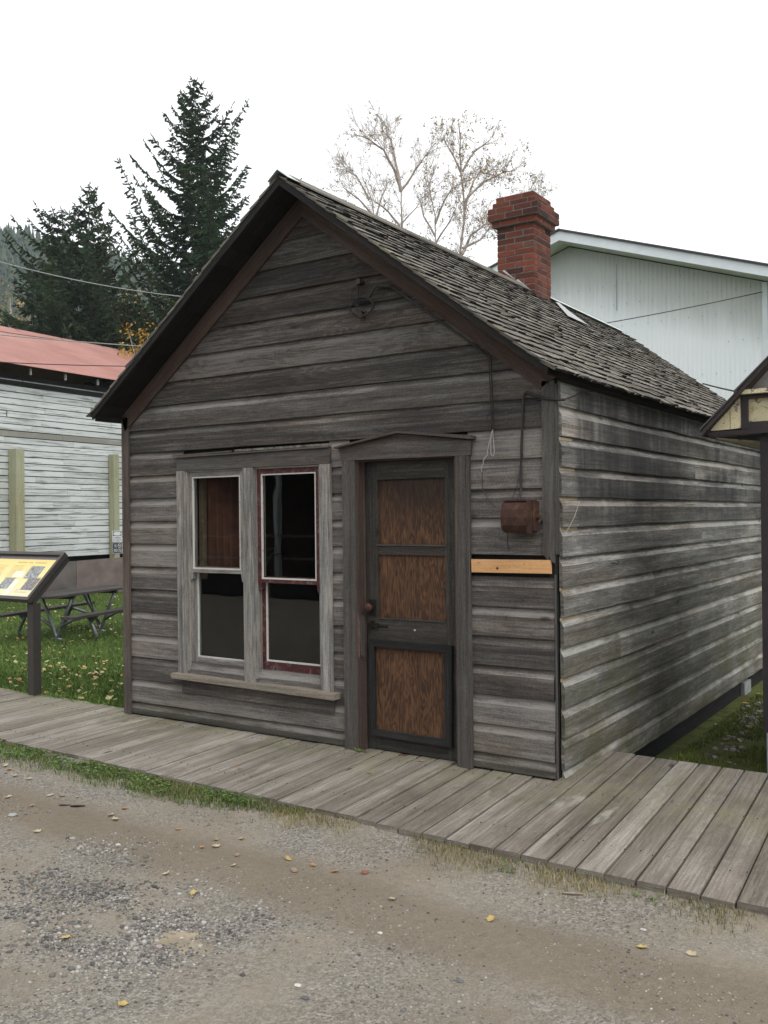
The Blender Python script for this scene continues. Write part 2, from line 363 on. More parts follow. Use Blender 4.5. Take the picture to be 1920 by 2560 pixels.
def glass():
    m = bpy.data.materials.new('window_glass'); m.use_nodes = True; n = m.node_tree.nodes; l = m.node_tree.links; n.clear()
    o = n.new('ShaderNodeOutputMaterial'); mixs = n.new('ShaderNodeMixShader')
    tr = n.new('ShaderNodeBsdfTransparent'); tr.inputs[0].default_value = (.93, .95, .94, 1); gl = n.new('ShaderNodeBsdfGlossy'); gl.inputs['Roughness'].default_value = .004
    g = n.new('ShaderNodeNewGeometry'); dt = n.new('ShaderNodeVectorMath'); dt.operation = 'DOT_PRODUCT'; l.new(g.outputs['Normal'], dt.inputs[0]); l.new(g.outputs['Incoming'], dt.inputs[1])
    def M_(op, a, b=0.):
        q = n.new('ShaderNodeMath'); q.operation = op
        for k, v in enumerate((a, b)):
            if isinstance(v, (int, float)): q.inputs[k].default_value = v
            else: l.new(v, q.inputs[k])
        return q.outputs[0]
    f = M_('ADD', M_('MULTIPLY', M_('POWER', M_('SUBTRACT', 1., M_('ABSOLUTE', dt.outputs['Value'])), 5.), .95), .042)
    bp = n.new('ShaderNodeBump'); nz_ = n.new('ShaderNodeTexNoise'); nz_.inputs['Scale'].default_value = 3.5; nz_.inputs['Detail'].default_value = 1; l.new(g.outputs['Position'], nz_.inputs['Vector']); l.new(nz_.outputs[0], bp.inputs['Height']); bp.inputs['Strength'].default_value = .035; bp.inputs['Distance'].default_value = .02; l.new(bp.outputs[0], gl.inputs['Normal'])
    l.new(f, mixs.inputs[0]); l.new(tr.outputs[0], mixs.inputs[1]); l.new(gl.outputs[0], mixs.inputs[2]); l.new(mixs.outputs[0], o.inputs[0])
    return m
def leafmat(name, stops, rough=.6, trans=.25):
    t = NT(name, rough, .25); r = t.attr(); P = t.pos()[0]
    c = t.ramp(r, stops); c = t.mul(c, t.rng(t.noise(P, 1.7, 3.), .3, .7, .75, 1.25)); t.color(c)
    return t.m
RED = red_roof(); WMET = white_metal(); BRICK = brick(); RUST = rust(); REDP = redpaint(); PUTTY = whitepaint(); CREAM = creampaint(); PLY = plywood(); GLASS = glass()
MORTAR = plain('mortar', (.17, .16, .14), .95, nz=.4, sc_=40., bump=.5)
WIRE = plain('old_cable', (.030, .027, .025), .6, nz=.3)
RUSTF = NT('rust_stained_flashing', .6, .3); RUSTF.color(RUSTF.ramp(RUSTF.noise(RUSTF.pos()[0], 11., 6., .7), [(.38, (.05, .045, .04)), (.5, (.15, .14, .12)), (.6, (.24, .23, .20)), (.72, (.20, .07, .02))])); RUSTF = RUSTF.m
BARE = plain('bare_wire', (.42, .41, .38), .4, .3, nz=.2)
GALV = plain('galvanised_pipe', (.20, .215, .23), .4, .6, nz=.25)
WTRIM = plain('white_trim', (.68, .73, .76), .5, nz=.08, sc_=3)
METALCAP = plain('ridge_metal', (.55, .60, .60), .4, .4, nz=.15, sc_=6)
BRONZE = plain('bronze_frame', (.050, .045, .042), .5, .0, nz=.1)
MAROON = plain('dark_maroon_paint', (.028, .020, .024), .5, nz=.35, sc_=9., bump=.3)
BLACKV = plain('tar_paper', (.008, .008, .008), .9, nz=.3)
IRON = plain('black_iron', (.018, .016, .015), .5, .3, nz=.3)
FLASH = plain('faded_flashing', (.36, .38, .38), .45, .2, nz=.2, sc_=12)
LEAD = plain('grey_sheet_metal', (.23, .25, .29), .45, .4, nz=.35, sc_=7)
CONC = plain('concrete_block', (.27, .28, .28), .9, nz=.25, sc_=14, bump=.3)
TAN = plain('curtain_cloth', (.085, .032, .021), .9, nz=.5, sc_=5)
CASE = plain('interior_board', (.16, .11, .07), .8, nz=.3)

# ------------------------------------------------------------------ setting: ground, road, boardwalk, hill
def sm(a, b, x): t = min(1, max(0, (x-a)/(b-a))); return t*t*(3-2*t)
def gz(x, y):
    z = -.05 - .27*sm(.3, 3.6, y)
    if x > 3.0: z = -.10-.17*sm(.8, 4.5, y)
    if -.1 < x < 4.2 and .3 < y < 7: z = -.30
    if y < -.1: z = -.22
    z += .012*mnoise.noise(Vector((x*1.3, y*1.3, 0)))
    return z
def grid(name, xs, ys, zf, mat, kind='structure', xf=None):
    V = [(x if xf is None else xf(x, y), y, zf(x, y)) for y in ys for x in xs]; nx = len(xs)
    F = [(j*nx+i, j*nx+i+1, (j+1)*nx+i+1, (j+1)*nx+i) for j in range(len(ys)-1) for i in range(nx-1)]
    o = fast_mesh(name, V, F, np.full(len(F), .5), mat, True, 4); o['kind'] = kind; return o

def ground_mat():
    t = NT('lawn_soil', .95, .15); P, X, Y, Z = t.pos()
    n = t.noise(P, 3., 6., .65); n2 = t.noise(P, 45., 5., .7)
    c = t.ramp(n, [(.3, (.035, .055, .012)), (.55, (.060, .095, .020)), (.75, (.085, .10, .03))])
    side = t.rng(X, 3.0, 3.6); cs = t.ramp(t.noise(P, 7., 6., .7), [(.32, (.07, .058, .03)), (.48, (.10, .11, .033)), (.68, (.12, .17, .04))])
    c = t.mix(side, c, cs); c = t.mul(c, t.rng(n2, .2, .8, .5, 1.5)); t.color(c); t.bump(n2, .9, .03); return t.m
def road_mat():
    t = NT('packed_gravel', .9, .25); P, X, Y, Z = t.pos()
    n = t.noise(P, .9, 5., .6); fine = t.noise(P, 130., 4., .75); mid = t.noise(P, 28., 5., .7); v = t.voro(P, 95.); vc = t.voro(P, 95., out='Color')
    v2 = t.voro(P, 45.); v2c = t.voro(P, 45., out='Color')
    # tyre tracks run along the street
    yy = t.math('ADD', Y, t.math('MULTIPLY', t.noise(t.comb(t.math('MULTIPLY', X, .35), 0., 0.), 1., 2.), .5))
    trk = t.math('MULTIPLY', t.rng(t.math('ABSOLUTE', t.math('ADD', yy, 1.72)), .12, .38, 1., 0., True), 1.)
    c = t.ramp(n, [(.32, (.20, .170, .130)), (.5, (.25, .218, .172)), (.68, (.29, .262, .215))])
    cg = t.mix(.55, c, vc); bw = t.n.new('ShaderNodeRGBToBW'); t.link(vc, bw.inputs[0])
    grav = t.ramp(bw.outputs[0], [(.1, (.13, .120, .108)), (.45, (.24, .222, .190)), (.7, (.31, .29, .255)), (.95, (.43, .41, .38))])
    gm = t.math('MULTIPLY', t.rng(t.noise(P, 1.6, 5., .6), .40, .60), t.math('SUBTRACT', 1., t.math('MULTIPLY', trk, .8)))
    c = t.mix(t.math('MULTIPLY', gm, .85), c, grav)
    c = t.mix(t.math('MULTIPLY', trk, .60), c, (.17, .138, .098))
    c = t.mul(c, t.rng(fine, .25, .75, .68, 1.30)); c = t.mul(c, t.rng(mid, .3, .7, .86, 1.12))
    t.color(c)
    h = t.math('ADD', t.math('MULTIPLY', t.math('SUBTRACT', 1., v), gm), t.math('MULTIPLY_ADD', fine, .6, t.math('MULTIPLY', mid, .8)))
    t.bump(h, .9, .010); t.put(t.b.inputs['Roughness'], t.rng(n, .3, .7, .75, .95)); return t.m
def lin(a, b, s): return list(np.arange(a, b, s))
xs = lin(-400, -40, 30)+lin(-40, -16, 2)+lin(-16, 8, .12)+lin(8, 40, 2)+lin(40, 420, 30)
ys = lin(-400, -40, 30)+lin(-40, -2, 2)+lin(-2, 12, .12)+lin(12, 40, 2)+lin(40, 430, 30)
grid('ground', xs, ys, gz, ground_mat())
PUD = ground_at(450, 2348, -.085)
def bed(x): return -1.13-.029*(x+.09)          # front edge of the boardwalk
def rz(x, y):
    z = -.065 + .010*mnoise.noise(Vector((x*1.1, y*1.1, 3)))+.0045*mnoise.noise(Vector((x*5, y*5, 1)))+.0016*mnoise.noise(Vector((x*17, y*17, 1)))
    d = abs(y+1.72+.06*math.sin(x*.9)); z -= .014*math.exp(-(d/.18)**2)
    d = math.hypot((x-PUD.x)/1.5, (y-PUD.y)); z -= .022*math.exp(-(d/.28)**2)
    d = bed(x)-y
    z += .035*math.exp(-max(0, d)/.10) if d > -.1 else 0
    if d > 8: z -= .0*(d-8)
    return z
xs = lin(-60, -6, 2)+lin(-6, -2.5, .1)+lin(-2.5, 7.2, .03)+lin(7.2, 12, .3)+lin(12, 60, 3)
ys = [-9.5, -9, -8.5, -8, -7, -6, -5.4]+lin(-5, -.95, .03)
grid('gravel_road', xs, ys, rz, road_mat())

def deck():
    m = MB(); x = -4.6; k = 0
    knee = 3.47
    while x < 8.6:
        wd = .142 + random.uniform(-.004, .006); g = .009+random.random()*.005
        sk = -.065 if x > 1 else -.03-.035*max(0, (x+1)/2) if x > -1 else -.03
        y0 = bed(x) + random.uniform(-.012, .012); y1 = .12+random.uniform(-.012, .012)
        if x < 0: y1 = .14+random.uniform(-.02, .02)
        elif x+wd+sk*-1 > knee+.56: y1 = .86-.02*(x-4)+random.uniform(-.012, .012)
        z1 = random.uniform(-.003, .003); th = .038; tilt = random.uniform(-.002, .002)
        ox = lambda yy: x + sk*(yy-bed(x))
        n = 9; r = random.random(); ou, ov = random.random()*30, random.random()*30
        prof = [(0, -th), (0, -.004), (.005, 0), (wd-g-.005, 0), (wd-g, -.004), (wd-g, -th)]
        cup = random.uniform(-.0015, .0025)
        rings = []
        for i in range(n+1):
            yy = y0+(y1-y0)*i/n; jz = .0015*mnoise.noise(Vector((x*3, yy*1.5, 5)))
            rings.append([(ox(yy)+a, yy, z1+b+jz+(tilt*(a/wd))+(cup if .02 < a < wd-.02 else 0)) for a, b in prof])
        acc = [0, .034, .04, .04+wd, .046+wd, .08+wd]
        for i in range(n):
            for q in range(5):
                A, B = rings[i], rings[i+1]
                u0, u1 = ou+(y1-y0)*i/n, ou+(y1-y0)*(i+1)/n
                m.quad([A[q], A[q+1], B[q+1], B[q]][::-1], [(u0, ov+acc[q]), (u0, ov+acc[q+1]), (u1, ov+acc[q+1]), (u1, ov+acc[q])][::-1], r)
        for R, rev in ((rings[0], False), (rings[-1], True)):
            pts = R if rev else R[::-1]
            m.quad(pts, [(ou+p[0], ov+p[2]) for p in pts], r*.5)
        x += wd
    nx_ = -4.6+.03
    while nx_ < 6.6:
        for ny in (-.92, -.12):
            for dxx in (0, .07):
                nn_ = (nx_+dxx-.065*(ny-bed(nx_)), ny+random.uniform(-.02, .02)); m.box(nn_[0], nn_[0]+.005, nn_[1], nn_[1]+.005, .0, .0035, .5, 1)
        nx_ += .143
    for yb in (-.9, -.1):
        m.box(-4.6, 8.6, yb, yb+.05, -.20, -.043, .2)
    m.box(4.0, 8.6, .70, .75, -.20, -.043, .2)
    m.box(-4.6, 8.6, -1.06, -1.02, -.2, -.043, .1)
    o = m.build('boardwalk', [DECK, IRON]); o['kind'] = 'structure'
def deck_mat():
    m_ = W['deck']; t = NT.__new__(NT); t.m = m_; t.t = m_.node_tree; t.n = t.t.nodes; t.l = t.t.links; t.b = t.n['Principled BSDF']
    src = t.b.inputs['Base Color'].links[0].from_socket; P, X, Y, Z = t.pos()
    n = t.noise(P, 3.2, 6., .7); near = t.math('MULTIPLY', t.rng(Y, -.75, -.05), t.rng(Y, .75, .2), clamp=True)
    mk = t.math('MULTIPLY', near, t.rng(n, .42, .60)); c = t.mix(t.math('MULTIPLY', mk, .55), src, (.20, .195, .105))
    n2 = t.noise(P, 1.7, 5., .65); c = t.mix(t.math('MULTIPLY', t.rng(n2, .55, .66), .35), c, (.075, .066, .056))
    n3 = t.noise(t.comb(t.math('MULTIPLY', X, 5.), t.math('MULTIPLY', Y, 1.3), 0.), 1., 5., .6); c = t.mix(t.math('MULTIPLY', t.rng(n3, .62, .70), .5), c, (.44, .42, .37))
    t.link(c, t.b.inputs['Base Color']); return m_
DECK = deck_mat(); deck()
mudm = NT('mud', .35, .5); mudm.color(mudm.ramp(mudm.noise(mudm.pos()[0], 9., 5.), [(.35, (.22, .18, .125)), (.6, (.36, .30, .215))])); mudm.bump(mudm.noise(mudm.pos()[0], 60., 4.), .25, .004)
m = MB(); pts = []
for i in range(72):
    a = i/72*6.283; rr = .100*(1+.9*mnoise.noise(Vector((math.cos(a)*1.6, math.sin(a)*1.6, 4)))+.5*mnoise.noise(Vector((math.cos(a)*5, math.sin(a)*5, 4))))
    x, y = PUD.x+math.cos(a)*rr*1.15, PUD.y+math.sin(a)*rr*.85; pts.append((x, y, -.0855))
m.quad(pts); o = m.build('puddle', mudm.m); o['kind'] = 'structure'

def hill():
    t = NT('forest_floor', .95, .1); P = t.pos()[0]
    t.color(t.ramp(t.noise(P, .06, 6.), [(.35, (.018, .035, .022)), (.65, (.035, .055, .03))]))
    prof = [(-260, 500), (-60, 560), (0, 585), (60, 600), (140, 618), (240, 640), (320, 668), (400, 695), (470, 722), (560, 770), (680, 840), (820, 920), (1000, 1010), (1300, 1120), (1700, 1200), (2200, 1262)]
    xs_ = list(range(-260, 2200, 20)); rows = []; D0, D1 = 150, 330
    def top(px):
        for (a, ya), (b, yb) in zip(prof, prof[1:]):
            if a <= px <= b: return ya+(yb-ya)*(px-a)/(b-a)
        return 1262
    V = []; nr = 14
    for j in range(nr+1):
        s = j/nr; D = D0+(D1-D0)*s
        for px in xs_:
            T = at(px, top(px)+14, D1); B = at(px, 1300, D)
            zt = T.z*(s**1.15) - .4; zt += 3*mnoise.noise(Vector((px*.02, s*6, 0)))*s
            V.append((B.x, B.y, zt))
    nx = len(xs_); F = [(j*nx+i, j*nx+i+1, (j+1)*nx+i+1, (j+1)*nx+i) for j in range(nr) for i in range(nx-1)]
    fast_mesh('hill', V, F, np.full(len(F), .5), t.m, True, 4)['kind'] = 'structure'
    # the forest on it: cone-like conifers, dense enough to read as one mass
    fm = leafmat('hill_forest', [(0., (.016, .032, .022)), (.6, (.03, .055, .032)), (.8, (.05, .075, .035)), (.9, (.20, .15, .035)), (1., (.34, .22, .04))])
    VV = []; FF = []; RR = []; rnd = random.Random(3)
    n = 0
    for i in range(5200):
        px = rnd.uniform(-250, 900 if rnd.random() < .93 else 2100); s = rnd.uniform(.15, 1)**.75
        D = D0+(D1-D0)*s; T = at(px, top(px)+14, D1); B = at(px, 1300, D); z = T.z*(s**1.15)-1.0
        h = rnd.uniform(7, 13)*(1 if s < .95 else .8); wd = h*rnd.uniform(.17, .27)
        yel = rnd.random() < (.16 if px > -20 else .03)
        r0 = rnd.uniform(.88, 1.) if yel else rnd.uniform(0, .8)
        if yel: h *= .6; wd = h*.4
        tiers = 5
        for tI in range(tiers):
            z0 = z+h*(.12+.88*tI/tiers)*1.; z1 = z+h*min(1, (.12+.88*(tI+1.5)/tiers)); ww = wd*(1-tI/tiers)**(.9 if not yel else .4)
            b = len(VV); kN = 7
            for k in range(kN):
                a = 6.283*k/kN+rnd.random()*.6; q = ww*rnd.uniform(.55, 1.2)
                VV.append((B.x+math.cos(a)*q, B.y+math.sin(a)*q, z0+rnd.uniform(-.09, .05)*h))
            VV.append((B.x+rnd.uniform(-.1, .1)*ww, B.y, z1))
            for k in range(kN): FF.append((b+k, b+(k+1) % kN, b+kN)); RR.append(min(1, max(0, r0+rnd.uniform(-.07, .07))))
    o = fast_mesh('hillside_forest', VV, FF, RR, fm); tag(o, 'distant conifer forest with yellow autumn patches covering the hillside', 'forest', kind='stuff')
hill()

# ------------------------------------------------------------------ siding
PROF = [(0., .0), (.02, -.003), (.70, -.003), (.705, -.002), (.76, .003), (.82, .009), (.88, .0145), (.94, .0165), (1.0, .017), (1.05, .017)]
def siding(m, spans, z0, c, org, du, dn, zmin=-9, zmax=9, wob=.0025, rr=None, step=.22, limit=None, splits=(), prof=PROF, ragged=0., nails=False):
    """horizontal boards; spans(k, zlo, zhi) gives the u-ranges of course k; dn points out of the wall"""
    org, du, dn = Vector(org), Vector(du), Vector(dn); k = -2
    while z0+k*c < zmax:
        zb = z0+k*c; zt = zb+c
        if zt > zmin:
            lots = {}
            for (a, b) in spans(k, zb, zt):
                cuts = [a]+sorted(q for (kk, q) in splits if kk == k and a < q < b)+[b]
                for a_, b_ in zip(cuts, cuts[1:]):
                    r = random.random() if rr is None else rr(k, a_)
                    n = max(1, int((b_-a_)/step)); ou, ov = random.random()*40, random.random()*40
                    rows = []
                    for i in range(n+1):
                        u = a_+(b_-a_)*i/n; row = []
                        wb = wob*mnoise.noise(Vector((u*1.7+k*9.1, k*3.3, 1)))*2
                        rg = ragged*max(0, mnoise.noise(Vector((u*6, k*2., 8)))+.1) if zb < zmin else 0
                        for (f, d) in prof:
                            z = max(zmin+rg, min(zmax, zb+f*c)) + (wb if f < .5 else 0)
                            if f > 1: z = min(zmax, zt+.006)
                            uu = u
                            if limit:
                                lo, hi = limit(z); uu = min(max(u, lo), hi)
                            row.append((org+du*uu-dn*(d+(.0015*mnoise.noise(Vector((u*2.1, k*5., 4))))), uu, z))
                        rows.append(row)
                    for i in range(n):
                        for j in range(len(prof)-1):
                            q = [rows[i][j], rows[i+1][j], rows[i+1][j+1], rows[i][j+1]]
                            P = [Vector((e[0].x, e[0].y, e[2])) for e in q]
                            if (P[0]-P[2]).length < 1e-4: continue
                            vv = [0, 0, 0, 0]; f0, f1 = prof[j][0]*c, prof[j+1][0]*c
                            UV = [(ou+q[0][1], ov+f0), (ou+q[1][1], ov+f0), (ou+q[2][1], ov+f1), (ou+q[3][1], ov+f1)]
                            if du.cross(Vector((0, 0, 1))).dot(dn) < 0: P = P[::-1]; UV = UV[::-1]
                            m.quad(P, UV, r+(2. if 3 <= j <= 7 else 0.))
                    # underside lip and board ends
                    for i in range(n):
                        P = [rows[i][0], rows[i+1][0]]
                        a0 = Vector((P[0][0].x, P[0][0].y, P[0][2])); a1 = Vector((P[1][0].x, P[1][0].y, P[1][2]))
                        m.quad([a0, a1, a1-dn*.017, a0-dn*.017][::-1 if du.cross(Vector((0, 0, 1))).dot(dn) > 0 else 1], [(0, 0)]*4, r)
                    nu = a_+.05
                    while nails and nu < b_-.02:
                        if not limit or (limit(zb)[0]+.05 < nu < limit(zb)[1]-.05):
                            pz_ = zb+.030+.006*((k*3) % 4); pc = org+du*nu; pc = Vector((pc.x, pc.y, pz_))+dn*.0042
                            if zmin < pz_ < zmax: e1, e2 = du*.0022, Vector((0, 0, .0022)); m.quad([pc-e1-e2, pc+e1-e2, pc+e1+e2, pc-e1+e2][::1 if du.cross(Vector((0, 0, 1))).dot(dn) > 0 else -1], None, .5, 1)
                        nu += .40+random.uniform(-.02, .02)
                    for e in (rows[0], rows[-1]):
                        P = [Vector((q[0].x, q[0].y, q[2])) for q in e[:-1]]; back = [Vector((P[-1].x, P[-1].y, P[-1].z))-dn*.004, P[0]-dn*.019]
                        m.quad(P+back, [(ou, ov+p.z) for p in P+back], r*.8)
        k += 1

Wd, AX, AZ, SL, YF, YB = 3.902, 1.951, 4.07, .762, -.27, 6.9
cabin = thing('weathered_cabin', (AX, 3.2, 0), 'small unpainted grey wooden gabled cabin with mossy shingle roof, beside the boardwalk', 'cabin')
Z1, C = .111, .189
def fr_limit(z): h = max(0, (AZ-.09-z)/SL); return (AX-h, AX+h)
def fr_spans(k, zb, zt):
    zm = (zb+zt)/2; L = []
    lo, hi = .03, 3.86
    if zm > 2.43: return [(.0, 3.885)] if zb < 2.4 else [(AX-(AZ-zb)/SL, AX+(AZ-zb)/SL)]
    right = 3.86 if zm > 1.40 else 3.885-random.uniform(0, .012)
    if zm < .40: L = [(lo, 2.33), (3.30, right)]
    elif zm < 2.11: L = [(lo, .68), (2.15, 2.33), (3.28, right)]
    else: L = [(lo, right)]
    if k == 6: L = L[:2]                     # the course the fresh board is nailed over
    return L
m = MB(); siding(m, fr_spans, Z1, C, (0, 0, 0), (1, 0, 0), (0, -1, 0), zmin=.012, zmax=2.568, nails=True)
m.box(3.28, 3.87, -.002, .015, 1.392, 1.436, .75)
m.build('front_wall', [W['front'], IRON], cabin)
m = MB(); siding(m, fr_spans, Z1, C, (0, 0, 0), (1, 0, 0), (0, -1, 0), zmin=2.57, zmax=3.97, limit=fr_limit, nails=True)
m.build('gable_wall', [W['gable'], IRON], cabin)
SZ = .0562
def sd_spans(k, zb, zt): return [(.062+.006*((k*7) % 3), 6.62)]
m = MB(); siding(m, sd_spans, SZ, .1886, (Wd+.008, 0, 0), (0, 1, 0), (1, 0, 0), zmin=-.125, zmax=2.50, wob=.0032,
    splits=((12, .55), (11, .95), (10, 3.1), (9, 2.45), (7, 3.3), (5, 1.9), (4, 4.4), (2, 2.7), (8, 4.1), (3, 1.1)), step=.16, ragged=.03, nails=True)
m.build('side_wall', [W['side'], IRON], cabin)
# raw pale wood where a lost corner board once covered the siding ends
BP = wood('bare_patch', (.20, .15, .09), (.36, .28, .17), (.48, .40, .27), crack=.2, knots=0.)
for k in (3, 6, 8, 9, 10, 11, 5):
    zb = SZ+k*.1886; m = MB(); m.obox((Wd-.006, .05, zb-.020), (.0015, 0, 0), (0, random.uniform(.10, .3), 0), (0, 0, .019), .9, g=1); m.build('bare_wood_patch', BP, cabin)
m = MB()
m.box(.02, .10, .022, .10, -.1, 2.45, .2, g=2); m.box(Wd-.062, Wd-.022, .019, .09, -.1, 2.45, .2, g=2)
m.box(.1, 2.40, .030, .045, -.05, .42, .2); m.box(3.20, 3.84, .030, .045, -.05, .42, .2); m.box(.10, .66, .03, .045, .42, 2.45, .2); m.box(2.17, 2.40, .03, .045, .42, 2.45, .2); m.box(3.20, 3.84, .03, .045, .42, 2.45, .2); m.box(.66, 2.17, .03, .045, 2.10, 2.45, .2); m.box(2.40, 3.20, .03, .045, 2.10, 2.45, .2)
m.box(Wd-.034, Wd-.022, .05, 6.6, -.12, 2.5, .1)
m.build('wall_sheathing', BLACKV, cabin)
# rear and far walls
m = MB(); siding(m, lambda k, a, b: [(.1, 6.6)], SZ, .1886, (0, 0, 0), (0, 1, 0), (-1, 0, 0), zmin=-.12, zmax=2.5, step=1.2)
m.build('side_wall', W['side'], cabin)
m = MB(); siding(m, lambda k, a, b: [(0, Wd)] if (a+b)/2 < 2.45 else [(AX-(AZ-a)/SL, AX+(AZ-a)/SL)], SZ, .1886, (0, 6.62, 0), (1, 0, 0), (0, 1, 0), zmin=-.12, zmax=3.97, limit=fr_limit, step=1.2)
m.build('rear_wall', W['side'], cabin)
# sills and blocks under the side wall
for xa in (3.70, .05): m = MB(); m.box(xa, xa+.16, .1, 6.6, -.30, -.128, .1, g=1); m.build('floor_beam', W['dark'], cabin)
for yb in (4.95,):
    m = MB(); m.box(3.74, 3.90, yb, yb+.30, -.40, -.17, .5); m.build('foundation_block', CONC, cabin)

# corner boards
def cornerboard(x0, x1, z0, z1, side, rag=None):
    m = MB(); y = -.024
    if rag: P = [(x0, y, z1), (x0, y, z0+.02), (x0+.018, y, z0+.005), (x0+.022, y, z0-.012), (x0+.036, y, z0-.01), (x0+.04, y, z0+.02), (x0+.05, y, z0-.025), (x0+.058, y, z0-.02), (x1-.008, y, z0-.03), (x1, y, z0+.09), (x1, y, z1)]
    else: P = [(x0, y, z1), (x0, y, z0), (x1, y, z0), (x1, y, z1)]
    m.prism(P, (0, .019, 0), gdir=(0, 0, 1), r=.5)
    return m
m = cornerboard(-.012, .066, .0, 2.50, -1); m.box(-.014, .0, -.004, .06, 0, 2.46, .7, g=2); m.build('corner_board', wood('brown_grey_corner', (.045, .037, .033), (.095, .080, .072), (.165, .145, .135), var=.2, gv=60, red=.12), cabin)
m = cornerboard(3.822, 3.902, 1.375, 2.47, 1, True); m.build('corner_board', W['trim'], cabin, label='grey corner board split and broken off at its lower end')
m = MB(); m.obox((3.902, -.022, 1.40), (.010, 0, 0), (0, .05, 0), (0, 0, 1.05), .3, g=2); m.obox((3.886, -.006, .01), (.006, 0, 0), (0, .02, 0), (0, 0, 1.26), .6, g=2)
m.build('corner_strip', W['trim'], cabin)
m = MB(); m.obox((3.319, -.024, 1.276), (.552, 0, .004), (0, .018, 0), (-.001, 0, .084), .5, g=0); [m.tube([(kx, -.0245, kz), (kx, -.0235, kz)], kr, 9, m=1) for kx, kz, kr in ((3.505, 1.305, .009), (3.372, 1.338, .0035), (3.69, 1.335, .0035))]; m.build('repair_board', [W['pine'], plain('knot_brown', (.11, .05, .025), .7)], cabin, label='fresh pale pine board patched across the grey siding')

# frieze boards on the gable
SQ = math.sqrt(1+SL*SL)
for s in (-1, 1):
    m = MB(); y = -.024; zi = 3.842; zo = AZ-.07; xe = 1.92 if s < 0 else 1.86
    P = [(AX, y, zi), (AX, y, zo), (AX+s*1.96, y, zo-SL*1.96), (AX+s*1.96, y, zo-SL*1.96-.02), (AX+s*xe, y, zi-SL*xe)]
    m.prism(P, (0, .019, 0), gdir=(s, 0, -SL), r=.45); m.build('frieze_board', W['trimred'], cabin)

# roof
roofp = MB()
for s in (-1, 1):
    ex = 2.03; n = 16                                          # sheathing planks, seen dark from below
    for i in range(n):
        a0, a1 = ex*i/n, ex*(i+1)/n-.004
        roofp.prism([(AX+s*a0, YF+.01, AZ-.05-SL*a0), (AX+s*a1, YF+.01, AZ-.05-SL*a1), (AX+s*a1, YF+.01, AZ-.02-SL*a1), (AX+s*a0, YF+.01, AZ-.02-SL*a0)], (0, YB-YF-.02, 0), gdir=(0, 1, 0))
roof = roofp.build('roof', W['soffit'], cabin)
def shakes(side, yend, rows=24):
    m = MB(); ex = 2.055; L = ex*SQ; expo = L/(rows-.3); dirx = side/SQ; dz = -SL/SQ
    dn = Vector((side*SL/SQ, 0, 1/SQ)); dd = Vector((dirx, 0, dz))
    for i in range(rows+1):
        s0 = i*expo-.03; y = YF-.02
        wav = lambda yy: .012*mnoise.noise(Vector((yy*.9, i*.31, side)))
        while y < YB+.02:
            wd = random.choice([.06, .08, .10, .12, .15]); gp = random.uniform(.001, .006)
            if random.random() < .012: y += wd; continue
            low = s0+expo+random.uniform(-.006, .006)+wav(y); hi = max(0, s0-.10); low = min(low, L+.015+random.uniform(-.015, .015))
            t_ = random.uniform(.011, .017); lift = random.uniform(.0, .005) if random.random() < .93 else random.uniform(.005, .014)
            O = Vector((AX, y, AZ-.018)); skew = random.uniform(-.004, .004)
            b0 = O+dd*low+dn*(.010+lift); b1 = b0+dn*t_; h0 = O+dd*hi+dn*.002; h1 = h0+dn*.003
            e = Vector((0, wd-gp, 0)); e2 = e+dd*random.uniform(-.010, .010)+dn*random.uniform(-.004, .004)
            r = random.random(); r = r*r*.35+.35*r+.2 if random.random() < .75 else random.random()
            ou, ov = random.random()*40, random.random()*40; W_ = wd
            m.quad([b1, b1+e2, h1+e, h1][::side], [(ou+low, ov), (ou+low, ov+W_), (ou+hi, ov+W_), (ou+hi, ov)][::side], r)
            m.quad([b0, b0+e2, b1+e2, b1][::side], [(ou, ov), (ou+.0, ov+W_), (ou+.01, ov+W_), (ou+.01, ov)][::side], r*.4, 1)  # butt face coloured near black: painted shadow line along each course
            m.quad([h0, b0, b1, h1][::side], [(0, 0)]*4, r*.5)
            m.quad([h0+e, h1+e, b1+e2, b0+e2][::side], [(0, 0)]*4, r*.5)
            m.quad([b0, h0, h0+e, b0+e2][::side], [(0, 0)]*4, r*.3)
            y += wd
    return m
def shake_mat():
    m_ = W['shake']; t = NT.__new__(NT); t.m = m_; t.t = m_.node_tree; t.n = t.t.nodes; t.l = t.t.links; t.b = t.n['Principled BSDF']
    src = t.b.inputs['Base Color'].links[0].from_socket; P, X, Y, Z = t.pos()
    n = t.noise(P, 2.3, 6., .7); lich = t.math('MULTIPLY', t.rng(n, .58, .70), .40)
    c = t.mix(lich, src, (.24, .25, .12)); n2 = t.noise(P, 1.1, 3.); c = t.mix(t.math('MULTIPLY', t.rng(n2, .50, .62), .30), c, (.06, .055, .045))
    t.link(c, t.b.inputs['Base Color'])
shake_mat()
shakes(1, YB).build('shingles', [W['shake'], W['dark']], roof); shakes(-1, YB, 22).build('shingles', [W['shake'], W['dark']], roof)
for s in (-1, 1):
    for y0 in (YF-.012, YB-.008):
        m = MB(); y = y0
        P = [(AX, y, AZ-.075), (AX, y, AZ+.005), (AX+s*2.035, y, AZ+.005-SL*2.035), (AX+s*2.02, y, AZ-.06-SL*2.02)]
        m.prism(P, (0, .022, 0), gdir=(s, 0, -SL), r=.5); m.build('rake_board', W['dark'], roof)
m = MB()
P = [(AX+2.02, YF+.02, AZ-.055-SL*2.02), (AX+2.02, YB-.02, AZ-.055-SL*2.02), (AX+2.02, YB-.02, AZ-.005-SL*2.02), (AX+2.02, YF+.02, AZ-.005-SL*2.02)]
m.prism(P, (-.02, 0, 0), gdir=(0, 1, 0), r=.5)
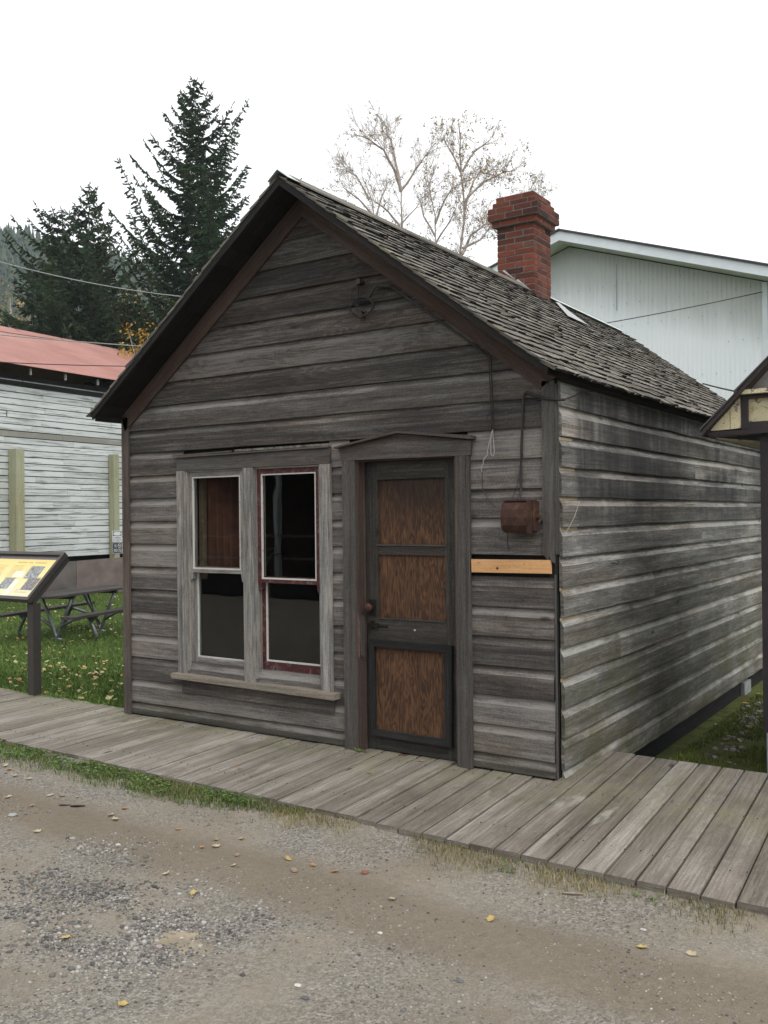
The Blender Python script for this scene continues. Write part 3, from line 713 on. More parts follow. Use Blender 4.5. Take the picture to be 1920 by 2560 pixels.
m.obox((AX+1.955, -.0, 2.472), (.055, 0, 0), (0, 6.6, 0), (0, 0, .03), .3, g=1)
m.build('eave_board', W['dark'], roof)
m = MB(); P = [(AX-2.02, YF+.02, AZ-.075-SL*2.02), (AX-2.02, YB-.02, AZ-.075-SL*2.02), (AX-2.02, YB-.02, AZ-.015-SL*2.02), (AX-2.02, YF+.02, AZ-.015-SL*2.02)]
m.prism(P, (.02, 0, 0), gdir=(0, 1, 0), r=.5); m.build('eave_board', W['dark'], roof)
m = MB()
def capstrip(y0, y1, wl, wr):
    for s, w_ in ((-1, wl), (1, wr)):
        a = Vector((AX, y0, AZ+.030)); b = a+Vector((s*w_, 0, -SL*w_)); e = Vector((0, y1-y0, 0))
        m.prism([a, b, b+e, a+e], (s*.002, 0, .002), r=.5)
capstrip(YF-.03, YF+.10, .09, .10); m.build('ridge_cap', METALCAP, roof); m = MB(); capstrip(4.25, 6.9, .10, .055); m.build('ridge_cap', METALCAP, roof)
m = MB()
for (y0, y1, a0, a1) in ((YF+.1, 1.3, 0, 0), (1.3, 2.6, 0, 0), (2.6, 3.72, 0, 0)):
    for s in (-1, 1):
        a = Vector((AX, y0, AZ+.022)); b = a+Vector((s*.11, 0, -SL*.11)); e = Vector((0, y1-y0-.01, 0)); m.prism([a, b, b+e, a+e], (0, 0, .014), gdir=(0, 1, 0))
m.build('ridge_board', W['shake'], roof)
def onroof(x, y, h=.02): return Vector((x, y, AZ-SL*(x-AX)+h))
def roof_hit(px, py):
    d = fw+rt2*((px-960)/FPX)-up2*((py-1280)/FPX); n = Vector((SL, 0, 1)); p0 = Vector((AX, 0, AZ+.035)); return CAM+d*((p0-CAM).dot(n)/d.dot(n))
m = MB()
q = [roof_hit(*p) for p in ((1389, 755), (1398, 757), (1425, 780), (1470, 812), (1460, 808), (1420, 790))]
m.prism(q, Vector((SL, 0, 1)).normalized()*.002)
m.build('flashing_strip', FLASH, roof, label='bent white metal strip lying down the shingles behind the chimney')
# moss tufts on the ridge
mossm = leafmat('moss', [(0., (.06, .10, .012)), (1., (.16, .24, .03))])
for (y, sp) in ((.55, .06), (1.75, .05), (2.5, .045), (2.95, .03)):
    m = MB()
    for i in range(60):
        c_ = onroof(AX+random.uniform(-.02, .05), y+random.gauss(0, sp), .02+random.random()*.02); sz = random.uniform(.006, .016)
        a, b = Vector((random.uniform(-1, 1), random.uniform(-1, 1), random.uniform(-1, 1)))*sz, Vector((random.uniform(-1, 1), random.uniform(-1, 1), random.uniform(.3, 1)))*sz
        m.quad([c_, c_+a, c_+b], None, random.random())
    m.build('moss_tuft', mossm, roof)

# chimney: single bricks round a mortar core
def chimney():
    x0, x1, y0, y1 = 1.655, 2.085, 3.75, 4.19
    m = MB(); cm = MB(); z = 3.80; hc = .0655
    ztop = 5.075; n = int(round((ztop-z)/hc)); z = ztop-n*hc
    for i in range(n):
        fromtop = n-1-i; o = {0: 0., 1: .035, 2: .075, 3: .075, 4: .04}.get(fromtop, 0.)
        if fromtop == 0: o = .006
        X0, X1, Y0, Y1 = x0-o, x1+o, y0-o, y1+o; zz = z+i*hc; t = .095
        cm.box(X0+.005, X1-.005, Y0+.005, Y1-.005, zz, zz+hc, .5)
        def run(a0, a1, fixed, axis, inward, off):
            a = a0; first = True
            while a < a1-.01:
                L = (.10 if (i % 2 == 0) else .205) if first else .205; first = False; b = min(a+L, a1)
                if a1-b < .03: b = a1
                d = random.uniform(0, .003); j = random.uniform(0, .004)
                if not (fromtop in (1, 2) and random.random() < .06):
                    a_, b_ = (a if a == a0 else a+.005+j), (b if b == a1 else b-.006)
                    if axis == 0: m.box(a_, b_, min(fixed+inward*d, fixed+inward*t), max(fixed+inward*d, fixed+inward*t), zz+.006+j*.5, zz+hc-.006)
                    else: m.box(min(fixed+inward*d, fixed+inward*t), max(fixed+inward*d, fixed+inward*t), a+.005+j, b-.006, zz+.006, zz+hc-.006-j*.5)
                a = b
        run(X0, X1, Y0, 0, 1, 0); run(X0, X1, Y1, 0, -1, 0); run(Y0+.1, Y1-.1, X1, 1, -1, 0); run(Y0+.1, Y1-.1, X0, 1, 1, 0)
    ch = cm.build('chimney', MORTAR, cabin, label='red brick chimney with a stepped corbelled top, standing on the ridge')
    m.build('bricks', BRICK, ch)
    mm = MB()
    for i in range(70):
        c_ = Vector((x0+.085+random.gauss(0, .022), y0-.072, 4.93+random.gauss(0, .035))); sz = .012
        mm.quad([c_, c_+Vector((random.uniform(-1, 1), random.uniform(-.6, 0), random.uniform(-1, 1)))*sz, c_+Vector((random.uniform(-1, 1), random.uniform(-.6, 0), random.uniform(-1, 1)))*sz], None, random.random()*.4)
    mm.build('moss_tuft', mossm, ch)
    f = MB()
    for (a, b) in (((x1-.02, y0-.012), (x1-.18, y0-.012)), ((x1-.19, y0-.012), (x1-.34, y0-.012)), ((x1+.012, y1-.02), (x1+.012, y1+.03))):
        pa = onroof(a[0], a[1]-.05, .03); pb = onroof(b[0], b[1]-.01, .05); f.prism([pa, onroof(b[0], b[1]-.05, .03), pb], (0, 0, .003))
    f.build('flashing', FLASH, ch)
chimney()

# ------------------------------------------------------------------ window (double, two sashes)
win = MB()
m = MB(); m.prism([(.642, -.026, 2.024), (2.182, -.026, 2.026), (2.182, -.026, 2.140), (.642, -.026, 2.130)], (0, .022, 0), r=.5, gdir=(1, 0, 0))
win = m.build('window', W['trim'], cabin, label='pair of tall sash windows side by side in a worn grey frame')
m = MB(); m.obox((.622, -.045, 2.131), (1.562, 0, .011), (0, .045, 0), (0, 0, .010), .4); m.obox((.60, -.03, 2.142), (.62, 0, .01), (0, .03, 0), (0, 0, .012), .2)
m.build('head_cap', W['cap'], win)
m = MB(); m.obox((1.25, -.006, 2.154), (.92, 0, .004), (0, .004, 0), (0, 0, .016), .5); m.build('drip_flashing', RUSTF, win)
def casing(x0, x1, z0, z1, mat):
    m = MB(); m.obox((x0, -.026, z0), (x1-x0, 0, 0), (0, .022, 0), (0, 0, z1-z0), g=2)
    m.obox((x0+.02, -.03, z0), (x1-x0-.04, 0, 0), (0, .004, 0), (0, 0, z1-z0), g=2); return m.build('casing', mat, win)
casing(.638, .728, .40, 2.024, W['pale']); casing(2.086, 2.184, .385, 2.024, W['pale']); casing(1.352, 1.452, .39, 2.024, W['pale'])
m = MB()                                                     # jamb returns
for x0, x1 in ((.728, .745), (1.335, 1.352), (1.452, 1.468), (2.07, 2.086)): m.box(x0, x1, -.012, .10, .42, 2.02, g=2)
m.box(.728, 2.086, -.010, .10, 2.012, 2.024); m.build('jamb', W['pale'], win)
def sash(x0, x1, z0, zm, z1, red):
    """lower sash behind, upper sash in front, meeting at zm"""
    F = REDP if red else W['pale']; st = .040
    for lab, (za, zb, y, rb, rt_) in (('upper', (zm-.035, z1, .006, .028, .040)), ('lower', (z0, zm+.01, .052, .075, .03))):
        m = MB(); a, b = (x0, x1)
        m.box(a, a+st, y, y+.036, za, zb, g=2); m.box(b-st, b, y, y+.036, za, zb, g=2)
        m.box(a+st, b-st, y, y+.036, zb-rt_, zb); m.box(a+st, b-st, y, y+.036, za, za+rb)
        if lab == 'upper':                                   # little horns under the meeting rail
            for xx in (a, b-st): m.prism([(xx, y, za), (xx+st, y, za), (xx+st*.8, y, za-.05), (xx+st*.3, y, za-.062), (xx+.006, y, za-.035)], (0, .036, 0))
        so_ = m.build('sash', F, win, label=('old red painted ' if red else 'bare whitish ')+lab+' sash')
        p = MB(); q = .009; A, B, Za, Zb = a+st, b-st, za+rb, zb-rt_; yy = y-.0025
        p.box(A, A+q, yy, y+.012, Za, Zb); p.box(B-q, B, yy, y+.012, Za, Zb); p.box(A+q, B-q, yy, y+.012, Za, Za+q*1.3); p.box(A+q, B-q, yy, y+.012, Zb-q, Zb)
        p.build('putty', PUTTY, win)
        g = MB(); g.box(A+.002, B-.002, y+.014, y+.017, Za+.002, Zb-.002); g.build('pane', GLASS, win)
sash(.745, 1.335, .452, 1.245, 2.012, False); sash(1.468, 2.07, .475, 1.185, 2.012, True)
m = MB(); m.box(.745, 1.335, .02, .09, .405, .452); m.box(1.468, 2.07, .02, .09, .40, .475); m.build('lower_rail', W['pale'], win)
m = MB(); P = [(.615, -.085, .362), (2.24, -.085, .345), (2.242, -.085, .388), (1.9, -.085, .396), (1.4, -.085, .392), (.614, -.085, .402)]
m.prism(P, (0, .11, 0), gdir=(1, 0, 0), r=.5); m.obox((.66, .02, .36), (1.50, 0, 0), (0, .1, 0), (0, 0, .045), .5); m.build('window_sill', W['sill'], cabin, label='peeling pinkish cream sill under the double window')
m = MB(); m.prism([(.672, -.022, .248), (2.19, -.022, .236), (2.19, -.022, .352), (.672, -.022, .366)], (0, .018, 0), gdir=(1, 0, 0), r=.4); m.build('apron_board', W['front'], cabin)

# ------------------------------------------------------------------ door
m = MB(); m.obox((2.292, -.028, .0), (.112, 0, 0), (0, .024, 0), (0, 0, 2.04), .5, g=2); m.obox((2.31, -.031, .0), (.05, 0, 0), (0, .003, 0), (0, 0, 2.04), .7, g=2)
m.build('door_casing', W['trim'], cabin)
m = MB(); m.obox((3.206, -.028, -.0), (.104, 0, 0), (0, .024, 0), (0, 0, 2.04), .3, g=2); m.obox((3.24, -.034, -.0), (.045, 0, 0), (0, .006, 0), (0, 0, 2.04), .5, g=2); m.build('door_casing', W['trim'], cabin)
m = MB(); m.prism([(2.283, -.032, 2.041), (3.322, -.032, 2.036), (3.330, -.032, 2.130), (2.783, -.032, 2.205), (2.275, -.032, 2.122)], (0, .028, 0), gdir=(1, 0, 0), r=.5)
ped = m.build('door_pediment', W['pedi'], cabin, label='shallow pointed board over the door')
m = MB(); m.prism([(2.248, -.070, 2.128), (2.783, -.070, 2.208), (2.783, -.070, 2.222), (2.248, -.070, 2.140)], (0, .067, 0), gdir=(1, 0, .15)); m.prism([(2.783, -.070, 2.208), (3.352, -.070, 2.136), (3.352, -.070, 2.160), (2.783, -.070, 2.222)], (0, .067, 0), gdir=(1, 0, -.12)); m.build('pediment_cap', W['cap'], ped)
m = MB(); m.box(2.404, 2.420, -.012, .13, 0, 2.04, g=2); m.box(3.19, 3.206, -.012, .13, 0, 2.04, g=2); m.box(2.42, 3.19, -.012, .13, 2.028, 2.044)
m.box(2.420, 2.432, .045, .058, 0, 2.028, g=2); m.box(3.178, 3.19, .045, .058, 0, 2.028, g=2); m.box(2.42, 3.19, .02, .15, -.03, .0)
m.build('door_jamb', W['trimred'], cabin)
m = MB()
DX0, DX1, DY = 2.433, 3.178, .062
m.box(DX0, 2.528, DY, DY+.04, .01, 2.025, .45, g=2); m.box(3.078, DX1, DY, DY+.04, .01, 2.025, .45, g=2)
m.box(2.528, 3.078, DY, DY+.04, 1.902, 2.025, .95, g=0); m.box(2.528, 3.078, DY, DY+.04, .01, .20, .4, g=0)
m.box(2.528, 3.078, DY+.004, DY+.036, 1.375, 1.438, .6, g=0); m.box(2.528, 3.078, DY, DY+.04, .74, .925, .5, g=0); m.box(2.54, 3.07, DY-.004, DY+.0, .925, .935, .9, g=0)
m.box(2.522, 3.084, DY-.008, DY+.004, 1.438, 1.448, .95, g=0)
door = m.build('door', W['door'], cabin, label='dark weathered panelled door with brown plywood panels')
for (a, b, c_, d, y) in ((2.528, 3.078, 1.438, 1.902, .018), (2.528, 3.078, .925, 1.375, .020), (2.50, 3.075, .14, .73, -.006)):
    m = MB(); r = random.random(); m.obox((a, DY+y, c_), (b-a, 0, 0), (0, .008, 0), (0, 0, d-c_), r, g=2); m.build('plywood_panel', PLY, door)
m = MB(); y = DY-.034; P0 = [(2.470, .779), (3.134, .778), (3.128, .100), (2.480, .109)]; I0 = [(2.511, .728), (3.075, .730), (3.072, .147), (2.510, .152)]
for i in range(4):
    j = (i+1) % 4; m.prism([(P0[i][0], y, P0[i][1]), (P0[j][0], y, P0[j][1]), (I0[j][0], y, I0[j][1]), (I0[i][0], y, I0[i][1])], (0, .03, 0), gdir=(P0[j][0]-P0[i][0], 0, P0[j][1]-P0[i][1]), r=.3+.1*i)
m.build('panel_frame', W['dark'], door)
m = MB(); kn = [(0, .012), (.012, .014), (.022, .012), (.03, .022), (.045, .031), (.058, .030), (.066, .018), (.068, .004)]
m.tube([(2.478, DY-a, 1.004) for a, b in kn], [b for a, b in kn], 14); m.build('door_knob', RUST, door, True)
m = MB(); m.box(2.452, 2.512, DY-.004, DY, .94, 1.06, .5); m.box(2.455, 2.53, DY-.014, DY, .862, .892, .5); m.box(2.53, 2.61, DY-.006, DY, .868, .882, .5); m.box(2.47, 2.49, DY-.02, DY-.004, .85, .91, .5); m.build('latch', IRON, door)
m = MB(); m.tube([(2.83, DY-.003, .862), (2.83, DY, .862)], .007, 8); m.build('nail_head', PUTTY, door)
m = MB(); m.prism([(2.428, -.0155, .68), (2.438, -.0155, .66), (2.440, -.0155, .88), (2.435, -.0155, .95), (2.427, -.0155, .93)], (0, .04, 0), r=.2, gdir=(0, 0, 1)); m.build('jamb_splinter', W['trim'], cabin)
m = MB(); m.prism([(2.405, -.0145, .66), (2.422, -.0145, .655), (2.424, -.0145, .90), (2.412, -.0145, .965), (2.404, -.0145, .94)], (0, .002, 0), r=.5, gdir=(0, 0, 1)); m.build('paint_scrap', plain('faded_red_paint', (.14, .075, .065), .8, nz=.3), cabin)
# interior
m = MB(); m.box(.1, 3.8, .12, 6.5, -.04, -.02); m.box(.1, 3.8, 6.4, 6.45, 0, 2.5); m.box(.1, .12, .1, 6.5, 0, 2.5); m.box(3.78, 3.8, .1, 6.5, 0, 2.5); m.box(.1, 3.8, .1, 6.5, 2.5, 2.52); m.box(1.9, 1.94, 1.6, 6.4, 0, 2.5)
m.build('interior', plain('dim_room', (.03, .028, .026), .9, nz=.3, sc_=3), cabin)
m = MB(); n = 60
for i in range(n):
    f = lambda k: (.70+k*.0112, .16+.022*math.sin(k*.9)+.008*math.sin(k*.37))
    (xa, ya), (xb, yb) = f(i), f(i+1); m.quad([(xa, ya, 1.25), (xb, yb, 1.25), (xb, yb, 2.1), (xa, ya, 2.1)], None, .3+.3*random.random())
m.build('hanging', TAN, None, True).name = 'curtain'
tag(bpy.data.objects['curtain'], 'dark reddish brown curtain hanging inside the left sash window', 'curtain')
m = MB(); m.box(.752, .80, .11, .15, 1.15, 2.05, g=2); m.build('window_stop', CASE, cabin)

# ------------------------------------------------------------------ fittings on the wall
mb = thing('meter_box', (3.69, 0, 1.52), 'rusted steel box hanging on the siding right of the door', 'electrical box')
m = MB(); m.box(3.70, 3.80, -.022, -.004, 1.60, 1.735, .9); m.box(3.775, 3.818, -.012, -.004, 1.61, 1.735, .8); m.build('backing_board', wood('scrap_board', (.10, .10, .085), (.16, .16, .14), (.22, .22, .2)), mb)
m = MB(); yb = -.155
P = [(3.612, 1.722), (3.800, 1.735), (3.800, 1.56), (3.64, 1.552)]
m.box(3.626, 3.80, -.115, -.022, 1.545, 1.728, .5)
cu = [(-.022, 1.530), (-.09, 1.532), (-.135, 1.545), (-.158, 1.58), (-.163, 1.63), (-.156, 1.68), (-.140, 1.715), (-.10, 1.730)]
prev = None
for a, b in zip(cu, cu[1:]):
    m.quad([(3.600, a[0], a[1]), (3.600, b[0], b[1]), (3.775, b[0], b[1]), (3.775, a[0], a[1])][::-1], None, .5)
for x in (3.600, 3.775):
    m.quad([(x, y_, z_) for y_, z_ in cu]+[(x, -.022, 1.730)], None, .5)
m.box(3.598, 3.777, -.128, -.02, 1.730, 1.737, .5); m.box(3.775, 3.79, -.16, -.03, 1.533, 1.737, .5)
m.build('box_cover', RUST, mb)
m = MB(); m.tube([(3.80, -.07, 1.63), (3.825, -.07, 1.63)], .016, 10); m.tube([(3.803, -.09, 1.665), (3.82, -.09, 1.665)], .007, 8); m.build('conduit_hub', RUST, mb)
m = MB(); m.quad([(3.7765, -.15, 1.55), (3.7765, -.11, 1.55), (3.7765, -.112, 1.715), (3.7765, -.148, 1.715)]); m.quad([(3.7765, -.15, 1.55), (3.7765, -.11, 1.55), (3.7765, -.112, 1.715), (3.7765, -.148, 1.715)][::-1]); m.build('worn_yellow_edge', plain('worn_yellow', (.26, .19, .06), .7, nz=.4, sc_=60), mb)
def cable(name, pts, rad, mat, label, cat='cable', group=None, n=6):
    m = MB(); P = [Vector(p) for p in pts]; Q = []
    for i in range(len(P)-1):
        p0, p1, p2, p3 = P[max(i-1, 0)], P[i], P[i+1], P[min(i+2, len(P)-1)]
        for k in range(5):
            t = k/5; Q.append(.5*((2*p1)+(p2-p0)*t+(2*p0-5*p1+4*p2-p3)*t*t+(3*p1-3*p2+p3-p0)*t**3))
    Q.append(P[-1]); m.tube(Q, rad, n); o = m.build(name, mat, None, True); tag(o, label, cat, group); return o
w1 = cable('conduit_cable', [(3.672, -.05, 1.735), (3.672, -.018, 1.80), (3.672, -.012, 1.90), (3.676, -.012, 2.05), (3.684, -.012, 2.20), (3.692, -.012, 2.34), (3.70, -.014, 2.395), (3.725, -.016, 2.412), (3.78, -.030, 2.385), (3.85, -.034, 2.362), (3.905, -.03, 2.352), (3.955, .02, 2.350)], .0085, WIRE, 'black cable running up from the rusty box and bending over the corner board')
cable('service_wire', [(3.945, .02, 2.350), (3.945, .15, 2.38), (3.948, .35, 2.43), (3.95, .52, 2.455)], .005, WIRE, 'thin dark wire rising along the top of the side wall to the eave')
cable('thin_wire', [(3.690, -.016, 2.03), (3.672, -.02, 1.95), (3.664, -.02, 1.9), (3.64, -.025, 1.80), (3.62, -.05, 1.74)], .0022, WIRE, 'hair thin wire looping from the cable down to the rusty box')
cable('drop_wire', [(3.45, -.03, 2.690), (3.470, -.03, 2.665), (3.478, -.028, 2.60), (3.486, -.028, 2.40), (3.490, -.028, 2.18), (3.492, -.03, 2.13)], .0055, WIRE, 'pair of brown drop wires hanging straight down under the roof edge')
cable('drop_wire', [(3.455, -.030, 2.690), (3.464, -.032, 2.64), (3.474, -.032, 2.40), (3.482, -.032, 2.20)], .0035, WIRE, 'thinner right hand drop wire hanging beside the thick one')
bpy.data.objects['drop_wire']['group'] = 'wires under the roof edge'; bpy.data.objects['drop_wire.001']['group'] = 'wires under the roof edge'
cable('loop_wire', [(3.488, -.034, 2.19), (3.495, -.034, 2.10), (3.498, -.034, 2.04), (3.488, -.036, 2.022), (3.474, -.034, 2.04), (3.474, -.034, 2.10), (3.480, -.034, 2.17)], .0030, BARE, 'bright bare wire bent into a narrow loop beside the door pediment', 'wire')
cable('twisted_wire', [(3.484, -.036, 2.18), (3.468, -.036, 2.12), (3.452, -.036, 2.06), (3.448, -.034, 2.03), (3.425, -.036, 2.005), (3.418, -.034, 1.975), (3.405, -.034, 1.95), (3.405, -.03, 1.925)], .0036, BARE, 'twisted whitish wire end dangling beside the door pediment', 'wire')
cable('kinked_wire', [(3.485, -.034, 2.165), (3.462, -.036, 2.20), (3.452, -.04, 2.27), (3.45, -.04, 2.285), (3.475, -.04, 2.300), (3.52, -.04, 2.322)], .0028, WIRE, 'dark kinked wire sticking out from the hanging drop wires', 'wire')
cable('thin_wire', [(3.404, -.02, 1.925), (3.402, -.02, 1.85), (3.41, -.02, 1.80), (3.44, -.02, 1.755), (3.47, -.02, 1.715), (3.50, -.02, 1.69)], .0022, WIRE, 'thin dark wire curling down the siding between door and rusty box', 'wire')
cable('tail_wire', [(3.612, -.06, 1.60), (3.60, -.05, 1.585), (3.592, -.04, 1.55), (3.588, -.04, 1.50), (3.586, -.035, 1.45), (3.592, -.03, 1.42)], .0038, WIRE, 'black wire tail hanging out of the bottom of the rusty box', 'wire')
ins = thing('wire_coil', (2.47, 0, 3.1), 'tangled coil of old wire on a knob high in the gable', 'wire coil')
m = MB(); m.tube([(2.463, -.0, 3.285), (2.463, -.03, 3.285), (2.463, -.05, 3.285)], [.018, .026, .02], 10); m.build('insulator', plain('brown_porcelain', (.03, .012, .010), .3, nz=.2), ins); m = MB(); m.tube([(2.475, 0, 3.055), (2.475, -.03, 3.055), (2.475, -.05, 3.055)], [.018, .028, .02], 10)
m.build('insulator', plain('brown_porcelain', (.03, .012, .010), .3, nz=.2), ins)
m = MB(); P = []
for i in range(46):
    a = i/46*6.283*2.4; P.append((2.488+.105*math.cos(a)*(1-.06*math.sin(a*.7)), -.035-.003*math.sin(a*1.3)-i*.0006, 3.10+.062*math.sin(a)+.012*math.sin(a*.5)))
m.tube(P, .0048, 5); m.tube([(2.448, -.03, 3.29), (2.445, -.03, 3.2), (2.44, -.03, 3.09), (2.47, -.03, 3.04)], .007, 5)
m.tube([(2.46, -.03, 3.28), (2.405, -.03, 3.25), (2.385, -.03, 3.18), (2.388, -.03, 3.09), (2.42, -.03, 3.045)], .003, 5); m.tube([(2.44, -.03, 3.14), (2.52, -.03, 3.07), (2.47, -.03, 3.05)], .003, 5)
m.tube([(2.43, -.03, 3.31), (2.50, -.03, 3.29)], .004, 5); m.tube([(2.45, -.03, 3.17), (2.50, -.03, 3.155), (2.545, -.03, 3.165), (2.575, -.03, 3.21), (2.60, -.03, 3.235), (2.635, -.03, 3.232)], .009, 6)
m.build('wire', WIRE, ins, True)
m = MB(); m.tube([(2.63, -.03, 3.232), (2.70, -.03, 3.225), (2.74, -.04, 3.21)], .012, 8); m.tube([(2.73, -.04, 3.215), (3.0, -.032, 3.015), (3.3, -.032, 2.79), (3.46, -.032, 2.67)], .008, 6); m.build('feed_cable', WIRE, ins, True)
m = MB(); m.tube([(3.925, .90, 1.302), (3.945, .92, 1.302), (3.948, .96, 1.290), (3.945, .985, 1.300), (3.94, .98, 1.315)], .004, 6); o = m.build('iron_hook', IRON, None, True); tag(o, 'small rusty iron hook screwed into the side wall boards', 'hook')
cable('nailed_wire', [(3.918, .08, 1.52), (3.918, .17, 1.57), (3.918, .26, 1.64), (3.918, .34, 1.73)], .002, BARE, 'thin pale wire slanting up the side wall near the corner', 'wire')

# ------------------------------------------------------------------ information sign on the boardwalk edge
def info_sign():
    g = ground_at(83, 1738, -.0); x1 = g.x+.045; y0 = g.y-.02
    T = thing('information_sign', (x1, y0, 0), 'angled yellow interpretive panel in a brown metal frame on the lawn edge', 'sign')
    al = R_(45); D = Vector((0, math.cos(al), math.sin(al))); Nn = Vector((0, -math.sin(al), math.cos(al))); X = Vector((1, 0, 0))
    # the panel's low front right corner and high back right corner
    lo = Vector((x1+.005, y0-.035, .868)); wd = 1.07; ht = .60
    for xx in (x1-.095, x1-wd+.02):
        m = MB(); m.box(xx, xx+.085, y0, y0+.085, -.25, .86, .5); m.build('post', BRONZE, T)
        m = MB(); o = Vector((xx, lo.y, lo.z))+D*.03; m.obox(o-Nn*.055, X*.085, D*(ht-.04), Nn*.055, .5); m.build('arm', BRONZE, T)
    m = MB(); th = .05; fwid = .035
    L0 = lo-X*wd
    m.obox(L0, X*wd, D*fwid, Nn*th); m.obox(L0+D*(ht-fwid), X*wd, D*fwid, Nn*th); m.obox(L0+D*fwid, X*fwid, D*(ht-2*fwid), Nn*th); m.obox(lo-X*fwid+D*fwid, X*fwid, D*(ht-2*fwid), Nn*th)
    m.obox(L0+X*fwid+D*fwid, X*(wd-2*fwid), D*(ht-2*fwid), Nn*.02)
    fr = m.build('frame', BRONZE, T)
    o = L0+X*fwid+D*fwid+Nn*.0215; pw, ph = wd-2*fwid, ht-2*fwid
    t = NT('panel_print', .3, .5); u, v = t.uv(); t.color(t.ramp(v, [(0., (.74, .70, .50)), (.4, (.80, .68, .33)), (1., (.82, .62, .20))]))
    m = MB(); a, b = o, o+X*pw; m.quad([a, b, b+D*(ph-.045), a+D*(ph-.045)], [(0, 0), (1, 0), (1, 1), (0, 1)]); m.build('printed_panel', t.m, T)
    m = MB(); m.quad([a+D*(ph-.045), b+D*(ph-.045), b+D*ph, a+D*ph]); m.build('header_band', plain('header', (.13, .12, .13), .4), T)
    ink = plain('faded_ink', (.50, .36, .11), .5); ph1 = plain('greyish_print', (.25, .27, .27), .4, nz=.9, sc_=45); ph2 = plain('brownish_print', (.20, .18, .18), .4, nz=.9, sc_=60); pal = plain('pale_print', (.78, .76, .62), .4, nz=.1)
    def rect(mm, ua, ub, va, vb, h=.0008): q = o+Nn*h; mm.quad([q+X*ua+D*va, q+X*ub+D*va, q+X*ub+D*vb, q+X*ua+D*vb])
    mt = MB()
    # the printed heading and body lines are out of focus in the photo: thin lines of uneven length
    for (c0, c1, v0, n_) in ((pw-.62, pw-.42, ph-.13, 11), (pw-.36, pw-.16, ph-.13, 6), (pw-.62, pw-.42, .0, 0), (pw-.15, pw-.04, ph-.27, 5), (pw-.30, pw-.10, .10, 3), (.06, .30, ph-.13, 12)):
        for i in range(n_): rect(mt, c0, c1-random.uniform(0, .04), v0-i*.016, v0-i*.016+.004)
    for i in range(15):
        a_ = pw-.60+i*.030
        if i not in (5, 8): rect(mt, a_, a_+.02, ph-.095, ph-.078)
    mt.build('lettering', ink, T)
    mp = MB(); rect(mp, pw-.33, pw-.13, .24, .40); rect(mp, pw-.60, pw-.44, .10, .24); mp.build('old_photograph', ph1, T)
    mp = MB(); rect(mp, pw-.24, pw-.06, .10, .25, .0014); mp.build('old_photograph', ph2, T)
    mp = MB(); rect(mp, pw-.52, pw-.36, .25, .33, .0012); rect(mp, pw-.44, pw-.36, .02, .22, .0012); rect(mp, pw-.26, pw-.04, .085, .095, .0012); mp.build('pale_document', pal, T)
info_sign()

# ------------------------------------------------------------------ picnic table on the lawn
def picnic():
    zg = -.32
    f1 = ground_at(148, 1600, zg); L = 2.4; ang = R_(15)
    # long axis runs away from the camera to the right
    ax = Vector((math.sin(-ang)*-1, 1, 0)).normalized()
    q0 = ground_at(148, 1600, zg); q1 = ground_at(330, 1590, zg); ax = Vector((-.255, .967, 0)).normalized()
    px = Vector((ax.y, -ax.x, 0))
    c0 = q0 - ax*.0
    T = thing('picnic_table', (c0.x, c0.y, zg), 'dark wooden picnic table with bent grey pipe legs on the leafy lawn', 'picnic table')
    B = c0 - ax*.62 - px*.04; B.z = 0
    def brd(mm, off, z, wd, th=.038, l=L, s=0): mm.obox(B+px*(off-wd/2)+ax*s+Vector((0, 0, z-th)), ax*l, px*wd, Vector((0, 0, th)), g=0)
    H = .76+zg; Hs = .45+zg
    m = MB()
    for i in range(5): brd(m, (i-2)*.145, H, .138)
    m.obox(B+px*-.34+ax*.60+Vector((0, 0, H-.09)), ax*.04, px*.68, Vector((0, 0, .05))); m.obox(B+px*-.34+ax*(L-.64)+Vector((0, 0, H-.09)), ax*.04, px*.68, Vector((0, 0, .05)))
    m.build('tabletop', W['table'], T)
    for s in (-1, 1):
        m = MB(); brd(m, s*.68, Hs, .24); m.build('bench_seat', W['table'], T)
        for d in (.62, L-.62):
            base = B+ax*d; top = base+px*(s*.22)+Vector((0, 0, H-.06)); 
            m = MB(); Z = Vector((0, 0, 1))
            m.tube([base+px*(s*.30)+Z*(H-.06), base+px*(s*.16)+Z*(zg+.40), base+px*(s*.04)+Z*(zg+.12), base+px*(s*.0)+Z*(zg+.02), base-px*(s*.10)+Z*(zg+.0)], .027, 8)
            m.build('table_leg', GALV, T, True)
            m = MB(); m.tube([base+px*(s*.06)+Z*(zg+.20), base+px*(s*.30)+Z*(zg+.33), base+px*(s*.56)+Z*(Hs-.055), base+px*(s*.62)+Z*(Hs-.08), base+px*(s*.70)+Z*(zg+.22), base+px*(s*.76)+Z*(zg+.10), base+px*(s*.72)+Z*(zg+.02)], .027, 8)
            m.prism([base+px*(s*.56)+Z*(Hs-.04), base+px*(s*.80)+Z*(Hs-.04), base+px*(s*.68)+Z*(Hs-.14), base+px*(s*.64)+Z*(Hs-.14)], ax*.02)
            m.build('bench_leg', GALV, T, True)
    for d, e in ((.64, 1.1), (L-.64, L-1.1)):
        m = MB(); Z = Vector((0, 0, 1)); m.tube([B+ax*d+Z*(zg+.14), B+ax*e+Z*(H-.06)], .018, 8); m.build('brace', GALV, T, True)
picnic()

